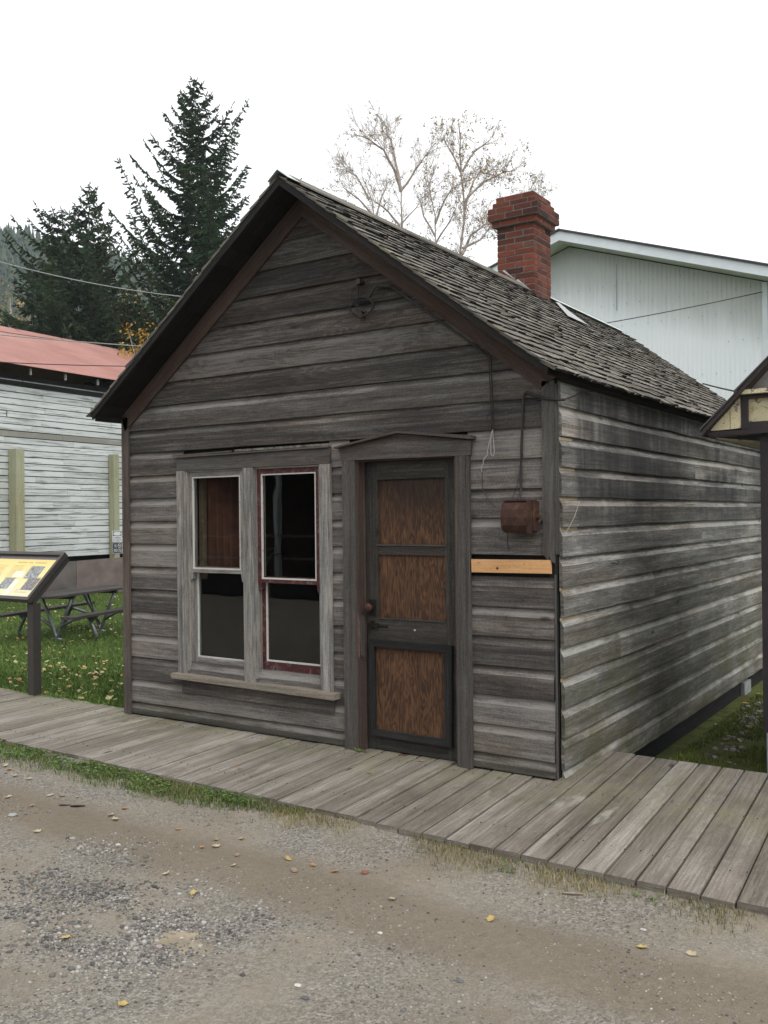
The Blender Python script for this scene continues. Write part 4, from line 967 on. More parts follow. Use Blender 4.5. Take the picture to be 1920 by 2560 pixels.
# ------------------------------------------------------------------ neighbouring white barn with red roof
WD = R_(3.8); wdir = Vector((-math.sin(WD), math.cos(WD), 0)); wout = Vector((math.cos(WD), math.sin(WD), 0))
wp = at(150, 1400, 25.6); wp.z = 0
def barn():
    T = thing('white_barn', (wp.x, wp.y, -.3), 'long flaking white clapboard barn with faded red corrugated roof', 'barn')
    def wz(px, py): # height on the wall plane at a pixel
        d = fw+rt2*((px-960)/FPX)-up2*((py-1280)/FPX); t = (wp-CAM).dot(wout)/d.dot(wout); q = CAM+d*t; return q
    zb, zt = wz(150, 1392).z, wz(0, 958).z
    print('barn', zb, zt, wz(0, 1000), wz(312, 1000))
    u0, u1 = -12., 12.
    m = MB(); c = .168; k = 0; z = zb
    PR = [(0., 0.), (.9, -.0), (.93, .006), (1.0, .006)]
    darkrows = {22: .97}
    n = int((zt-zb)/c)
    for k in range(n+1):
        z = zb+k*c; u = u0
        while u < u1:
            L = random.uniform(1.6, 4.2); b = min(u+L, u1); r = .95+random.random()*.05 if k in (n-8,) else random.random()*.80
            gap = random.choice([.002, .002, .01, .035 if k > n-6 else .006]); o = wp+wdir*u+Vector((0, 0, z))
            m.obox(o, wdir*(b-u-gap), wout*.02, Vector((0, 0, c-random.uniform(.018, .026))), r, g=0); u = b
    m.build('clapboard_wall', W['barn'], T)
    m = MB(); m.obox(wp+wdir*u0-wout*.05+Vector((0, 0, zb-.02)), wdir*(u1-u0), wout*.045, Vector((0, 0, zt-zb+.30)), .5); m.obox(wp+wdir*u0+Vector((0, 0, zt+.0)), wdir*(u1-u0), wout*.06, Vector((0, 0, .11)), .5)
    m.build('wall_backing', W['dark'], T)
    m = MB(); m.obox(wp+wdir*u0-wout*.6+Vector((0, 0, -.35)), wdir*(u1-u0), wout*.1, Vector((0, 0, zb+.45)), .5); m.build('crawl_space', BLACKV, T)
    # end walls so the barn is a closed volume
    ez = wz(0, 915).z+.02; oh = .5; run = 5.9; rise = 2.45
    for uu in (u0, u1):
        m = MB(); P = [wp+wdir*uu+Vector((0, 0, zb)), wp+wdir*uu-wout*11.6+Vector((0, 0, zb)), wp+wdir*uu-wout*11.6+Vector((0, 0, zt+.2)), wp+wdir*uu-wout*5.9+Vector((0, 0, ez+rise-.1)), wp+wdir*uu+Vector((0, 0, zt+.2))]
        m.prism(P, wdir*.03, r=.5); m.build('end_wall', W['barn'], T)
    m = MB(); pit = .071; nn = int((u1-u0+1.)/pit)*6
    for side in (0, 1):
        rows = []
        for i in range(nn+1):
            u = u0-.5+i*pit/6; h = .011*math.sin(i/6*6.283)
            if side == 0: a = wp+wdir*u+wout*oh+Vector((0, 0, ez+h)); b = wp+wdir*u-wout*run+Vector((0, 0, ez+rise+h))
            else: a = wp+wdir*u-wout*run+Vector((0, 0, ez+rise+h)); b = wp+wdir*u-wout*(2*run+oh)+Vector((0, 0, ez+h))
            rows.append((a, b))
        for (a, b), (c_, d) in zip(rows, rows[1:]): m.quad([a, c_, d, b], None, .5)
    m.build('corrugated_roof', RED, T, True)
    for i in range(16):
        u = u0+.4+i*1.15; m = MB(); m.obox(wp+wdir*u+wout*(oh-.16)+Vector((0, 0, ez-.20)), wout*.05, wdir*.05, Vector((0, 0, .16)), .9)
        m.build('rafter_end', W['barn'], T)
    # leaning battens, flashings across the roof
    for i in range(12):
        m = MB(); u = u0+i*1.9; a = wp+wdir*u-wout*(run-.1)+Vector((0, 0, ez+rise+.0)); b = wp+wdir*u-wout*(run-1.3)+Vector((0, 0, ez+rise*.76+.0)); m.tube([a, b], .006, 4); m.build('roof_seam', WIRE, T)
    # treated posts propped against the wall
    def post(px, pyt, wd, lab, grp=None):
        q = wz(px, 1300); q = Vector((q.x, q.y, 0))+wout*.06; top = (wz(px, pyt)).z
        m = MB(); m.obox(q-wdir*wd/2+Vector((0, 0, -.32)), wdir*wd, wout*wd, Vector((0, 0, top+.32)), .5, g=2); o = m.build('support_post', W['post']); tag(o, lab, 'post', 'pale green posts against the barn'); return q+wout*wd, top
    post(30, 1124, .27, 'thick pale green timber post against the white barn, left of the lawn sign')
    q, top = post(276, 1137, .20, 'pale green timber post against the white barn, carrying the no smoking signs')
    # signs on the right post
    s = 1/FPX*23
    def pz(py): return wz(278, py).z*1.
    def letters(txt, org, hgt, wd, m):
        GL = {'A': '01110100011000111111100011000110001', 'B': '11110100011000111110100011000111110', 'D': '11110100011000110001100011000111110', 'E': '11111100001000011110100001000011111', 'F': '11111100001000011110100001000010000',
              'G': '01111100001000010111100011000101111', 'I': '01110001000010000100001000010001110', 'K': '10001100101010011000101001001010001', 'L': '10000100001000010000100001000011111', 'M': '10001110111010110101100011000110001', 'N': '10001110011010110011100011000110001', 'O': '01110100011000110001100011000101110', 'R': '11110100011000111110101001001010001', 'S': '01111100001000001110000010000111110', ' ': '0'*35}
        cw = wd/(len(txt)*6-1); ch = hgt/7
        for i, L_ in enumerate(txt):
            g = GL[L_]
            for rr in range(7):
                run_ = None
                for cc in range(6):
                    on = cc < 5 and g[rr*5+cc] == '1'
                    if on and run_ is None: run_ = cc
                    if not on and run_ is not None:
                        a = org+wdir*((i*6+run_)*cw)+Vector((0, 0, (6-rr)*ch)); m.quad([a, a+wdir*((cc-run_)*cw), a+wdir*((cc-run_)*cw)+Vector((0, 0, ch)), a+Vector((0, 0, ch))][::1]); run_ = None
    blk = plain('sign_black', (.015, .016, .02), .5); wht = plain('sign_white', (.70, .72, .74), .5, nz=.05)
    zA, zB, zC, zD = pz(1327), pz(1354), pz(1355.5), pz(1384)
    hw = .185
    # upper sign
    T1 = thing('warning_sign', (q.x, q.y, zB), 'white sign with empty oval reading flammable no smoking, above the black sign', 'sign')
    m = MB(); m.obox(q-wdir*hw+Vector((0, 0, zB)), wdir*2*hw, wout*.006, Vector((0, 0, zA-zB)), .5); m.build('plate', wht, T1)
    H = zA-zB; m = MB(); o = q+wout*.0068; n_ = 28
    zc = zB+H*.74; rh = H*.20
    top_, bot_ = [], []
    for i in range(n_+1):
        xx = -hw*.9+2*hw*.9*i/n_; e = max(0, 1-(xx/(hw*.80))**4)**.5*rh*.8
        top_.append((xx, e))
    for (xa, ea), (xb, eb) in zip(top_, top_[1:]):
        for s_ in (1, -1):
            m.quad([o+wdir*xa+Vector((0, 0, zc+s_*ea)), o+wdir*xb+Vector((0, 0, zc+s_*eb)), o+wdir*xb+Vector((0, 0, zc+s_*rh)), o+wdir*xa+Vector((0, 0, zc+s_*rh))])
    m.build('oval_header', blk, T1)
    m = MB(); letters('FLAMMABLE', o-wdir*hw*.86+Vector((0, 0, zB+H*.28)), H*.17, hw*1.72, m); letters('NO SMOKING', o-wdir*hw*.86+Vector((0, 0, zB+H*.06)), H*.17, hw*1.72, m); m.build('lettering', blk, T1)
    T2 = thing('no_smoking_sign', (q.x, q.y, zD), 'black sign with white border, crossed cigarette symbol and words no smoking', 'sign')
    m = MB(); m.obox(q-wdir*hw+Vector((0, 0, zD)), wdir*2*hw, wout*.006, Vector((0, 0, zC-zD)), .5); m.build('plate', plain('grey_rim', (.30, .32, .38), .5), T2)
    H = zC-zD; m = MB(); a = q-wdir*hw*.90+wout*.0066+Vector((0, 0, zD+H*.07)); m.quad([a, a+wdir*hw*1.8, a+wdir*hw*1.8+Vector((0, 0, H*.86)), a+Vector((0, 0, H*.86))]); m.build('black_field', blk, T2)
    m = MB(); o = q+wout*.0074; letters('NO', o-wdir*hw*.62+Vector((0, 0, zD+H*.55)), H*.28, hw*.48, m); letters('SMOKING', o-wdir*hw*.78+Vector((0, 0, zD+H*.14)), H*.30, hw*1.56, m)
    c_ = o+wdir*hw*.42+Vector((0, 0, zD+H*.69)); R1, R0 = H*.19, H*.145
    for i in range(20):
        a0, a1 = i/20*6.283, (i+1)/20*6.283; pt = lambda a, r: c_+wdir*math.cos(a)*r+Vector((0, 0, math.sin(a)*r)); m.quad([pt(a0, R1), pt(a1, R1), pt(a1, R0), pt(a0, R0)])
    d1 = (wdir*.7-Vector((0, 0, .7))); n1 = (wdir*.7+Vector((0, 0, .7)))*H*.02; m.quad([c_-d1*R1+n1, c_+d1*R1+n1, c_+d1*R1-n1, c_-d1*R1-n1]); a = c_-wdir*R0*.7; m.quad([a-Vector((0, 0, H*.02)), a+wdir*R0*1.4-Vector((0, 0, H*.02)), a+wdir*R0*1.4+Vector((0, 0, H*.02)), a+Vector((0, 0, H*.02))])
    m.build('lettering', wht, T2)
    # plywood skirting sheets standing in the grass in front of the gap
    pm = plain('weathered_plywood', (.17, .135, .125), .85, nz=.35, sc_=2.2); pm2 = plain('grey_plywood', (.115, .10, .095), .85, nz=.35, sc_=2.2)
    a = ground_at(60, 1488, -.33); b = ground_at(430, 1476, -.33); e = (b-a); 
    def sheet(t0, t1, mat, lab):
        p = a+e*t0; q_ = a+e*t1; dn = Vector((e.y, -e.x, 0)).normalized()*.018
        zt_ = lambda t: 1.653-(1411-t*25-1296)/FPX*((a+e*t)-CAM).dot(fw)
        m = MB(); P = [p, q_, Vector((q_.x, q_.y, zt_(t1))), Vector((p.x, p.y, zt_(t0)))]; P[0].z = P[1].z = -.36; m.prism(P, dn, r=.5); o = m.build('plywood_sheet', mat); tag(o, lab, 'plywood sheet', 'plywood sheets along the foot of the barn')
    sheet(-.3, .345, pm2, 'greyer plywood sheet along the foot of the white barn, behind the lawn sign')
    sheet(.347, 1.1, pm, 'reddish brown plywood sheet along the foot of the white barn, behind the picnic table')
barn()

# ------------------------------------------------------------------ big white metal-clad building behind
def whitehall():
    Y = 16.; rx, rzv = -2.5, 8.36; sl = .336; xr = 1.93; xl = -7.5
    T = thing('metal_clad_building', (-2.5, Y+6, -.3), 'large white sheet metal clad building with low gable behind the chimney', 'building')
    m = MB(); p = .102; x = xl; 
    top = lambda x: rzv-.26-sl*abs(x-rx)
    pr = [(0, 0), (.50, 0), (.62, .006), (.88, .006), (1., 0)]
    while x < xr-.02:
        for (a, da), (b, db) in zip(pr, pr[1:]):
            xa, xb = x+a*p, min(x+b*p, xr); m.quad([(xa, Y-da, -.3), (xb, Y-db, -.3), (xb, Y-db, top(xb)), (xa, Y-da, top(xa))], None, .5)
        x += p
    m.build('clad_wall', WMET, T)
    m = MB(); m.box(xr, xr+.02, Y+.02, Y+12, -.3, 6.6); m.box(xl-.02, xl, Y+.02, Y+12, -.3, 6.4); m.box(xl, xr, Y+12, Y+12.02, -.3, 6.4); m.build('clad_wall', WMET, T)
    m = MB(); m.box(xr-.02, xr+.09, Y-.03, Y+.05, -.3, top(xr)-.02); m.build('corner_trim', WTRIM, T)
    # soffit and fascia
    yo = Y-.62; xe = 5.2
    for s, ex in ((-1, xl-.5), (1, xe)):
        f = lambda x, dz=0: rzv+dz-sl*abs(x-rx)
        m = MB(); m.prism([(rx, yo, f(rx, -.24)), (ex, yo, f(ex, -.24)), (ex, yo, f(ex, -.02)), (rx, yo, f(rx, -.02))], (0, .03, 0)); m.build('fascia', WTRIM, T)
        m = MB(); m.prism([(rx, yo+.03, f(rx, -.235)), (ex, yo+.03, f(ex, -.235)), (ex, Y+.0, f(ex, -.235)), (rx, Y, f(rx, -.235))], (0, 0, .01), r=.5)
        m.build('soffit', plain('white_soffit', (.55, .58, .54), .6, nz=.1), T)
        m = MB(); m.prism([(rx, yo-.04, f(rx, -.02)), (ex, yo-.04, f(ex, -.02)), (ex, yo-.04, f(ex, .03)), (rx, yo-.04, f(rx, .03))], (0, 13.2, 0)); m.build('roof_slope', plain('dark_roofing', (.05, .048, .05), .8, nz=.3), T)
    # shadowed bay to the right of the corner, with its window
    m = MB(); m.box(xr+.09, 5., Y+1.2, Y+1.25, -.3, 5.9); m.build('recessed_wall', plain('recessed_grey', (.34, .37, .38), .7, nz=.15), T)
    m = MB(); m.box(2.22, 2.27, Y+1.12, Y+1.2, 4.3, 5.85); m.box(2.27, 3.3, Y+1.12, Y+1.2, 5.8, 5.85); m.box(2.27, 3.3, Y+1.12, Y+1.2, 5.05, 5.1); m.build('window_frame', WTRIM, T)
    m = MB(); m.box(2.27, 3.3, Y+1.15, Y+1.16, 4.3, 5.8); m.build('window_pane', plain('dull_glass', (.10, .12, .13), .15, spec=.6), T)
    # nail rows
    m = MB()
    for z, x0, x1 in ((7.0, -3.2, 1.7), (6.54, -1.7, 1.8), (6.03, -1.2, 1.8), (4.72, -.6, 1.8), (5.4, 1.2, 1.85)):
        x = x0
        while x < x1: m.tube([(x, Y-.024, z+random.uniform(-.01, .01)), (x, Y-.012, z)], .009, 6); x += .306
    m.build('fixings', plain('rust_spot', (.26, .24, .22), .8), T)
    m = MB(); m.obox((-1.335, Y-.019, 6.4), (.016, 0, 0), (0, .004, 0), (0, 0, 1.1)); m.build('sheet_joint', LEAD, T)
whitehall()

# ------------------------------------------------------------------ little maroon and cream building at the right edge
def kiosk():
    T = thing('maroon_building', (5.5, 2., 0), 'dark maroon building corner with flaking cream cornice at the right edge', 'building')
    xw, yw = 4.905, .93
    m = MB()
    m.box(xw, xw+.10, yw, yw+.10, .24, 2.13, .5, g=2); [m.box(xw+.103+q*.178, xw+.103+q*.178+.174, yw+.02, yw+.06, .20, 2.13, random.random(), g=2) for q in range(10)]; m.box(xw+.1, 6.80, yw+.062, yw+.08, .2, 2.13)
    for i in range(5): m.box(xw+.035, xw+.06, yw+.12+i*.40, yw+.51+i*.40, .12, 2.13, random.random(), g=2)
    m.box(5.0, 6.80, yw+2.1, yw+2.15, .1, 2.13, .5); m.box(6.75, 6.80, yw, yw+2.1, .1, 2.13, .5)
    m.build('wall', MAROON, T)
    m = MB(); m.box(xw+.02, xw+.14, yw-.006, yw+.018, -.045, .235); m.box(xw+.12, 6.80, yw-.004, yw+.018, -.045, .195); m.build('base_flashing', LEAD, T)
    # cornice end board: a sloping cream triangle, then a framed panel
    sl = 1.06; x0, z0 = 4.585, 2.165; yb = yw-.06
    m = MB(); m.prism([(4.612, yb, 2.178), (4.735, yb, 2.182), (4.735, yb, 2.335)], (0, .03, 0), gdir=(0, 0, 1)); m.prism([(4.739, yb-.004, 2.182), (4.806, yb-.004, 2.186), (4.800, yb-.004, 2.405), (4.785, yb-.004, 2.405), (4.739, yb-.004, 2.350)], (0, .03, 0), gdir=(0, 0, 1)); m.build('cornice_board', CREAM, T)
    m = MB(); m.box(4.806, 4.845, yb-.01, yb+.08, 2.175, 2.395, g=2); m.box(4.845, 6.80, yb-.008, yb+.08, 2.170, 2.222); m.box(4.845, 6.80, yb-.008, yb+.08, 2.372, 2.395); m.prism([(4.60, yb-.02, 2.145), (6.80, yb-.02, 2.150), (6.80, yb-.02, 2.172), (4.60, yb-.02, 2.172)], (0, .2, 0)); m.build('cornice_frame', MAROON, T)
    m = MB(); m.box(4.845, 6.80, yb+.03, yb+.05, 2.222, 2.372); m.box(4.785, 6.80, yb-.05, yb+.05, 2.397, 2.425); m.build('cornice_panel', CREAM, T)
    # roof
    xe = 4.565; ze = 2.155; r_ = MB()
    apex = 5.85
    for s in (0, 1):
        X = lambda x: x if s == 0 else 2*apex-x
        for i in range(6):
            a0 = i*.2145; a1 = min(a0+.235, apex-xe); zl = ze+a0*sl+.012*1; 
            P = [(X(xe+a0), yb-.09, ze+a0*sl+.02), (X(xe+a1), yb-.09, ze+a1*sl+.006), (X(xe+a1), yb-.09, ze+a1*sl+.014), (X(xe+a0), yb-.09, ze+a0*sl+.035)]
            r_.prism(P, (0, 2.5, 0), gdir=(0, 1, 0))
        P = [(X(xe+.01), yb-.075, ze-.012), (X(apex), yb-.075, ze+(apex-xe)*sl-.02), (X(apex), yb-.075, ze+(apex-xe)*sl+.012), (X(xe+.0), yb-.075, ze+.012)]
        r_.prism(P, (0, 2.47, 0), gdir=(0, 1, 0))
    r_.build('roof', wood('maroon_shingle', (.035, .03, .032), (.075, .068, .07), (.12, .11, .11)), T)
    m = MB(); m.prism([(4.84, yb+.06, 2.425), (5.85, yb+.06, 3.50), (6.86, yb+.06, 2.425)], (0, .02, 0)); m.build('gable_wall', plain('grey_gable', (.22, .21, .21), .8, nz=.2), T)
    m = MB(); m.prism([(4.60, yb+.19, 2.140), (4.90, yb+.19, 2.098), (4.90, yb+2.4, 2.098), (4.60, yb+2.4, 2.140)], (0, 0, .008)); m.build('soffit', CREAM, T)
kiosk()

# ------------------------------------------------------------------ overhead cables
def span(name, a, b, sag, rad, mat, lab):
    P = []
    for i in range(25):
        t = i/24; p = a.lerp(b, t); P.append(p-Vector((0, 0, sag*4*t*(1-t))))
    m = MB(); m.tube(P, rad, 5); o = m.build(name, mat, None, True); tag(o, lab, 'cable')
LW = plain('pale_cable', (.30, .31, .30), .5)
span('overhead_cable', at(-300, 560, 13), at(640, 752, 16), .25, .008, LW, 'pale overhead cable crossing in front of the spruces')
span('overhead_cable', at(-200, 816, 17.5), at(600, 880, 18), .05, .010, LW, 'overhead cable crossing the upper part of the red barn roof')
span('overhead_cable', at(-200, 893, 16), at(500, 916, 16.5), .05, .008, WIRE, 'lowest dark overhead cable across the red barn roof')
span('overhead_cable', at(-200, 790, 20), at(390, 868, 21), .12, .007, WIRE, 'thin sagging wire close to the red barn ridge')
span('overhead_cable', Vector((1.93, 15.9, 6.37)), Vector((-3.6, 10.4, 4.9)), .1, .010, WIRE, 'wire slanting across the white metal wall')
span('overhead_cable', Vector((3.0, 6.9, 3.30)), Vector((4.92, 3.2, 2.56)), .03, .010, WIRE, 'short wire from the cabin roof to the maroon roof')

# ------------------------------------------------------------------ trees
SPR = leafmat('spruce_needles', [(0., (.022, .048, .024)), (.45, (.044, .088, .044)), (.8, (.072, .125, .058)), (.93, (.095, .115, .045)), (1., (.085, .040, .022))])
SPR2 = leafmat('spruce_needles_light', [(0., (.022, .042, .018)), (.5, (.048, .080, .028)), (.9, (.10, .125, .036)), (1., (.14, .15, .04))])
BARKS = plain('spruce_bark', (.045, .036, .030), .95, nz=.4, sc_=12, bump=.6)
def spruce(loc, H, Lmax, seed, label, h0=.12, asc=.55, dens=1., mat=SPR, lean=0., per=9., group='spruces behind the barn', skip=None, curve=.35, topy=.75):
    K = 1.32; H = (H-1.95)*K+1.95; Lmax *= K; per /= K; q_ = Vector(loc)-Vector((CAM.x, CAM.y, -.3)); loc = tuple(Vector((CAM.x, CAM.y, -.3))+q_*K)
    rnd = random.Random(seed); T = thing('spruce_tree', loc, label, 'tree', group); base = Vector(loc)
    tk = MB(); P = []; nseg = 14
    for i in range(nseg+1):
        s = i/nseg; P.append(base+Vector((lean*s*s*H+.05*math.sin(s*5+seed), .05*math.cos(s*4), H*s)))
    tk.tube(P, [max(.012, .20*H/15*(1-i/nseg)) for i in range(nseg+1)], 8)
    V = []; F = []; RR = []
    def needle(p, d, L, wd, r):
        L *= 1.15; wd *= 1.12; d = d.normalized(); s1 = d.cross(Vector((rnd.uniform(-1, 1), rnd.uniform(-1, 1), rnd.uniform(-1, 1))))
        if s1.length < 1e-3: return
        s1 = s1.normalized()*wd; s2 = d.cross(s1).normalized()*wd
        for sd_ in (s1, s2):
            b = len(V); V.extend([p-sd_*.35, p+d*L*.45+sd_, p+d*L, p+d*L*.45-sd_]); F.append((b, b+1, b+2, b+3)); RR.append(r)
    nb = int((H*(1-h0))*per*dens); az = rnd.random()*6
    for i in range(nb):
        h = H*(h0+(1-h0)*(i+rnd.random())/nb); rel = (H-h)/H; az += 2.4+rnd.uniform(-.3, .3)
        if skip and skip(az % 6.283, h/H, rnd): continue
        L = Lmax*(rel/(1-h0))**topy*rnd.uniform(.55, 1.15)+.12; 
        if rnd.random() < .12: L *= 1.25
        s = h/H; o = base+Vector((lean*s*s*H+.05*math.sin(s*5+seed), .05*math.cos(s*4), h)); ca, sa = math.cos(az), math.sin(az); out_ = Vector((ca, sa, 0)); sd0 = Vector((-sa, ca, 0))
        a_ = asc*rnd.uniform(.5, 1.25)*(1 if rel < .8 else .75); pts = []; nn = 7; wv = rnd.uniform(-.06, .06)
        for k in range(nn+1):
            q = k/nn; pts.append(o+out_*L*q+sd0*L*wv*math.sin(q*3)+Vector((0, 0, L*(a_*q*(1-curve)+a_*curve*q*q*1.6-.10*math.sin(q*3.14)))))
        tk.tube(pts, [max(.006, .022*L/2*(1-k/nn)+.005) for k in range(nn+1)], 4, cap=False)
        rb = rnd.random()*.75; step = .085/dens; ns = int(L/step)
        for k in range(ns+1):
            q = (k+.5)/(ns+1); q = max(q, .06); idx = min(nn-1, int(q*nn)); f = q*nn-idx; p = pts[idx].lerp(pts[idx+1], f); t = (pts[idx+1]-pts[idx]).normalized()
            tl = (.12+.36*L*.40*(1-q)**.7+.05)*rnd.uniform(.5, 1.2)
            for sgn in (-1, 1):
                if rnd.random() < .15: continue
                d = (t*.55+sd0*sgn*rnd.uniform(.5, 1.)+Vector((0, 0, rnd.uniform(-.75, .02)))).normalized(); nd = max(1, int(tl/.085)); pp = p
                for j in range(nd):
                    r = min(.99, rb+rnd.uniform(-.1, .22)) if rnd.random() > .022 else 1.
                    needle(pp, d+Vector((rnd.uniform(-.25, .25), rnd.uniform(-.25, .25), rnd.uniform(-.3, .2))), rnd.uniform(.12, .20), rnd.uniform(.026, .044), r)
                    if rnd.random() < .65: needle(pp, d*.5+t*rnd.uniform(-.2, .8)+Vector((0, 0, rnd.uniform(-.8, -.05))), rnd.uniform(.10, .20), rnd.uniform(.024, .042), r)
                    pp = pp+d*.085; d = (d+Vector((0, 0, -.07))).normalized()
            needle(p, t+Vector((rnd.uniform(-.3, .3), rnd.uniform(-.3, .3), rnd.uniform(-.2, .3))), .13, .022, rb)
        needle(pts[-1], (pts[-1]-pts[-2]), .15, .02, rb)
    for k in range(26):
        q = rnd.random(); needle(base+Vector((lean*H, 0, H*(1-.05*q))), Vector((rnd.uniform(-1, 1), rnd.uniform(-1, 1), .8)), .12, .018, .3)
    tk.build('trunk', BARKS, T)
    o = fast_mesh('crown', np.array([tuple(v) for v in V])-np.array(loc), F, RR, mat, False, 4); o.parent = T
    return T
def gp(px, depth): q = at(px, 1290, depth); return (q.x, q.y, -.3)
spruce(gp(512, 30), 16.05, 5.4, 11, 'tall dark spruce with open upswept branches left of the cabin roof', asc=.62, per=13., lean=-.016, h0=.20, curve=.45, topy=.92, group='spruces behind the barn')
spruce(gp(165, 31), 12.0, 3.3, 5, 'broad bushy dark spruce behind the red barn roof', asc=.5, per=14., h0=.2, topy=.42, dens=.95)
spruce(gp(232, 30), 12.6, 2.5, 8, 'slender pointed spruce top rising beside the bushy one', asc=.55, per=12., h0=.25, topy=.75)
spruce(gp(90, 34), 11.0, 3.2, 9, 'dark spruce at the left edge behind the red barn roof', asc=.25, per=11., h0=.2, topy=.7)
spruce(gp(330, 32), 9.2, 3.4, 15, 'yellowish green spruce low between the two tall dark ones', asc=.35, per=13., h0=.2, topy=.6, mat=SPR2)
spruce(gp(420, 34), 9.6, 3.6, 16, 'dark low spruce right behind the left slope of the cabin roof', asc=.3, per=12., h0=.2, topy=.6)
spruce(gp(255, 36), 9.8, 3.3, 19, 'mid green spruce filling the gap behind the barn ridge', asc=.3, per=11., h0=.2, topy=.6, mat=SPR2)
YEL = leafmat('yellow_leaves', [(0., (.20, .12, .02)), (.5, (.42, .26, .03)), (1., (.55, .38, .07))])
BIRL = leafmat('birch_leaves', [(0., (.14, .10, .05)), (.5, (.30, .20, .05)), (1., (.45, .34, .08))])
BARK = plain('birch_bark', (.38, .32, .28), .9, nz=.4, sc_=8)
def leafy(loc, H, Rr, seed, label, n=900):
    rnd = random.Random(seed); T = thing('autumn_tree', loc, label, 'tree', 'yellow autumn trees among the spruces'); b = Vector(loc); m = MB()
    m.tube([b, b+Vector((.1, 0, H*.5)), b+Vector((0, .1, H*.9))], [.12, .08, .03], 6); ends = []
    for i in range(14):
        a = rnd.random()*6.28; h = H*rnd.uniform(.35, .9); e = b+Vector((math.cos(a)*Rr*rnd.uniform(.4, 1), math.sin(a)*Rr*rnd.uniform(.4, 1), min(H, h+Rr*.6))); m.tube([b+Vector((0, 0, h*.8)), e], [.03, .008], 4); ends.append(e)
    m.build('trunk', BARK, T); V = []; F = []; RR = []
    for i in range(n):
        e = rnd.choice(ends); p = e+Vector((rnd.gauss(0, .3), rnd.gauss(0, .3), rnd.gauss(0, .3)))*Rr*.6; q = len(V); d = [Vector((rnd.uniform(-1, 1), rnd.uniform(-1, 1), rnd.uniform(-1, 1)))*.07 for _ in range(2)]
        V.extend([p, p+d[0], p+d[0]+d[1], p+d[1]]); F.append((q, q+1, q+2, q+3)); RR.append(rnd.random())
    o = fast_mesh('crown', np.array([tuple(v) for v in V])-np.array(loc), F, RR, YEL, False, 4); o.parent = T
leafy(gp(300, 60), 17.2, 2.0, 1, 'yellow leaved tree glowing behind the dark spruces', 2600); leafy(gp(362, 34), 9.2, .9, 2, 'small yellow leaved tree low beside the cabin roof slope', 900); leafy(gp(390, 62), 16.6, 1.8, 4, 'yellow leaved tree top right of the bushy spruce', 2200); leafy(gp(28, 70), 20.6, 2.2, 6, 'orange yellow tree at the left edge under the hillside', 1800)

def birch(depth, limbs, seed, label, leafp, yb=1290):
    rnd = random.Random(seed); bx = limbs[0][0][0]; base = at(bx, yb, depth); loc = (base.x, base.y, -.3)
    T = thing('birch_tree', loc, label, 'tree', 'bare birches behind the cabin roof'); m = MB(); V = []; F = []; RR = []
    def leaf(p):
        q = len(V); sz = rnd.uniform(.03, .05); d = [Vector((rnd.uniform(-1, 1), rnd.uniform(-1, 1), rnd.uniform(-1.2, .3))).normalized()*sz for _ in range(2)]
        V.extend([p, p+d[0], p+d[0]+d[1], p+d[1]]); F.append((q, q+1, q+2, q+3)); RR.append(rnd.random())
    def twig(p, d, L, rad, lvl, ph):
        n = 5; P = [p]; dd = d.normalized()
        for i in range(n):
            dd = (dd+Vector((rnd.uniform(-.22, .22), rnd.uniform(-.22, .22), rnd.uniform(-.12, .2) - (.10 if lvl == 2 and i > 2 else 0)))).normalized(); P.append(P[-1]+dd*L/n)
        m.tube(P, [max(.0036, rad*(1-.75*i/n)) for i in range(n+1)], 4, cap=False)
        if lvl < 2:
            k = int(L/(.12 if lvl == 0 else .10))
            for i in range(k):
                t = rnd.uniform(.15, 1.); j = min(n-1, int(t*n)); q = P[j].lerp(P[j+1], t*n-j); ax = (P[j+1]-P[j]).normalized(); o_ = ax.orthogonal().normalized(); o_.rotate(Matrix.Rotation(rnd.random()*6.28, 3, ax))
                twig(q, ax*.8+o_*rnd.uniform(.5, .9), L*rnd.uniform(.28, .5)*(1.15-t*.5), rad*.5, lvl+1, ph)
        else:
            for i in range(n+1):
                if rnd.random() < ph: leaf(P[i]+Vector((rnd.uniform(-.03, .03), rnd.uniform(-.03, .03), -.03)))
    for li, limb in enumerate(limbs):
        dj = 0 if li == 0 else rnd.uniform(-1.0, 1.0); pts = []; r0 = limb[-1]
        for j, (x, y) in enumerate(limb[:-1]): pts.append(at(x, y, depth+dj*(j/(len(limb)-1))))
        if li == 0: pts = [Vector(loc)]+pts
        Q = []
        for a, b in zip(pts, pts[1:]):
            n = max(2, int((b-a).length/.35)); [Q.append(a.lerp(b, i/n)+Vector((rnd.uniform(-.02, .02), rnd.uniform(-.02, .02), 0))) for i in range(n)]
        Q.append(pts[-1]); nq = len(Q); m.tube(Q, [r0*(1-.85*i/nq)+.004 for i in range(nq)], 6)
        for i in range(2, nq):
            if Q[i].z < 5.5: continue
            for _ in range(4 if i > nq*.3 else 3):
                ax = (Q[i]-Q[i-1]).normalized(); o_ = ax.orthogonal().normalized(); o_.rotate(Matrix.Rotation(rnd.random()*6.28, 3, ax)); twig(Q[i], ax*.9+o_*rnd.uniform(.4, .9)+Vector((0, 0, .15)), rnd.uniform(.5, 1.3)*(1.1-.4*i/nq), r0*.13*(1-.6*i/nq)+.0025, 0 if rnd.random() < .55 else 1, leafp)
    m.build('trunk', BARK, T); o = fast_mesh('crown', np.array([tuple(v) for v in V])-np.array(loc), F, RR, BIRL, False, 4); o.parent = T
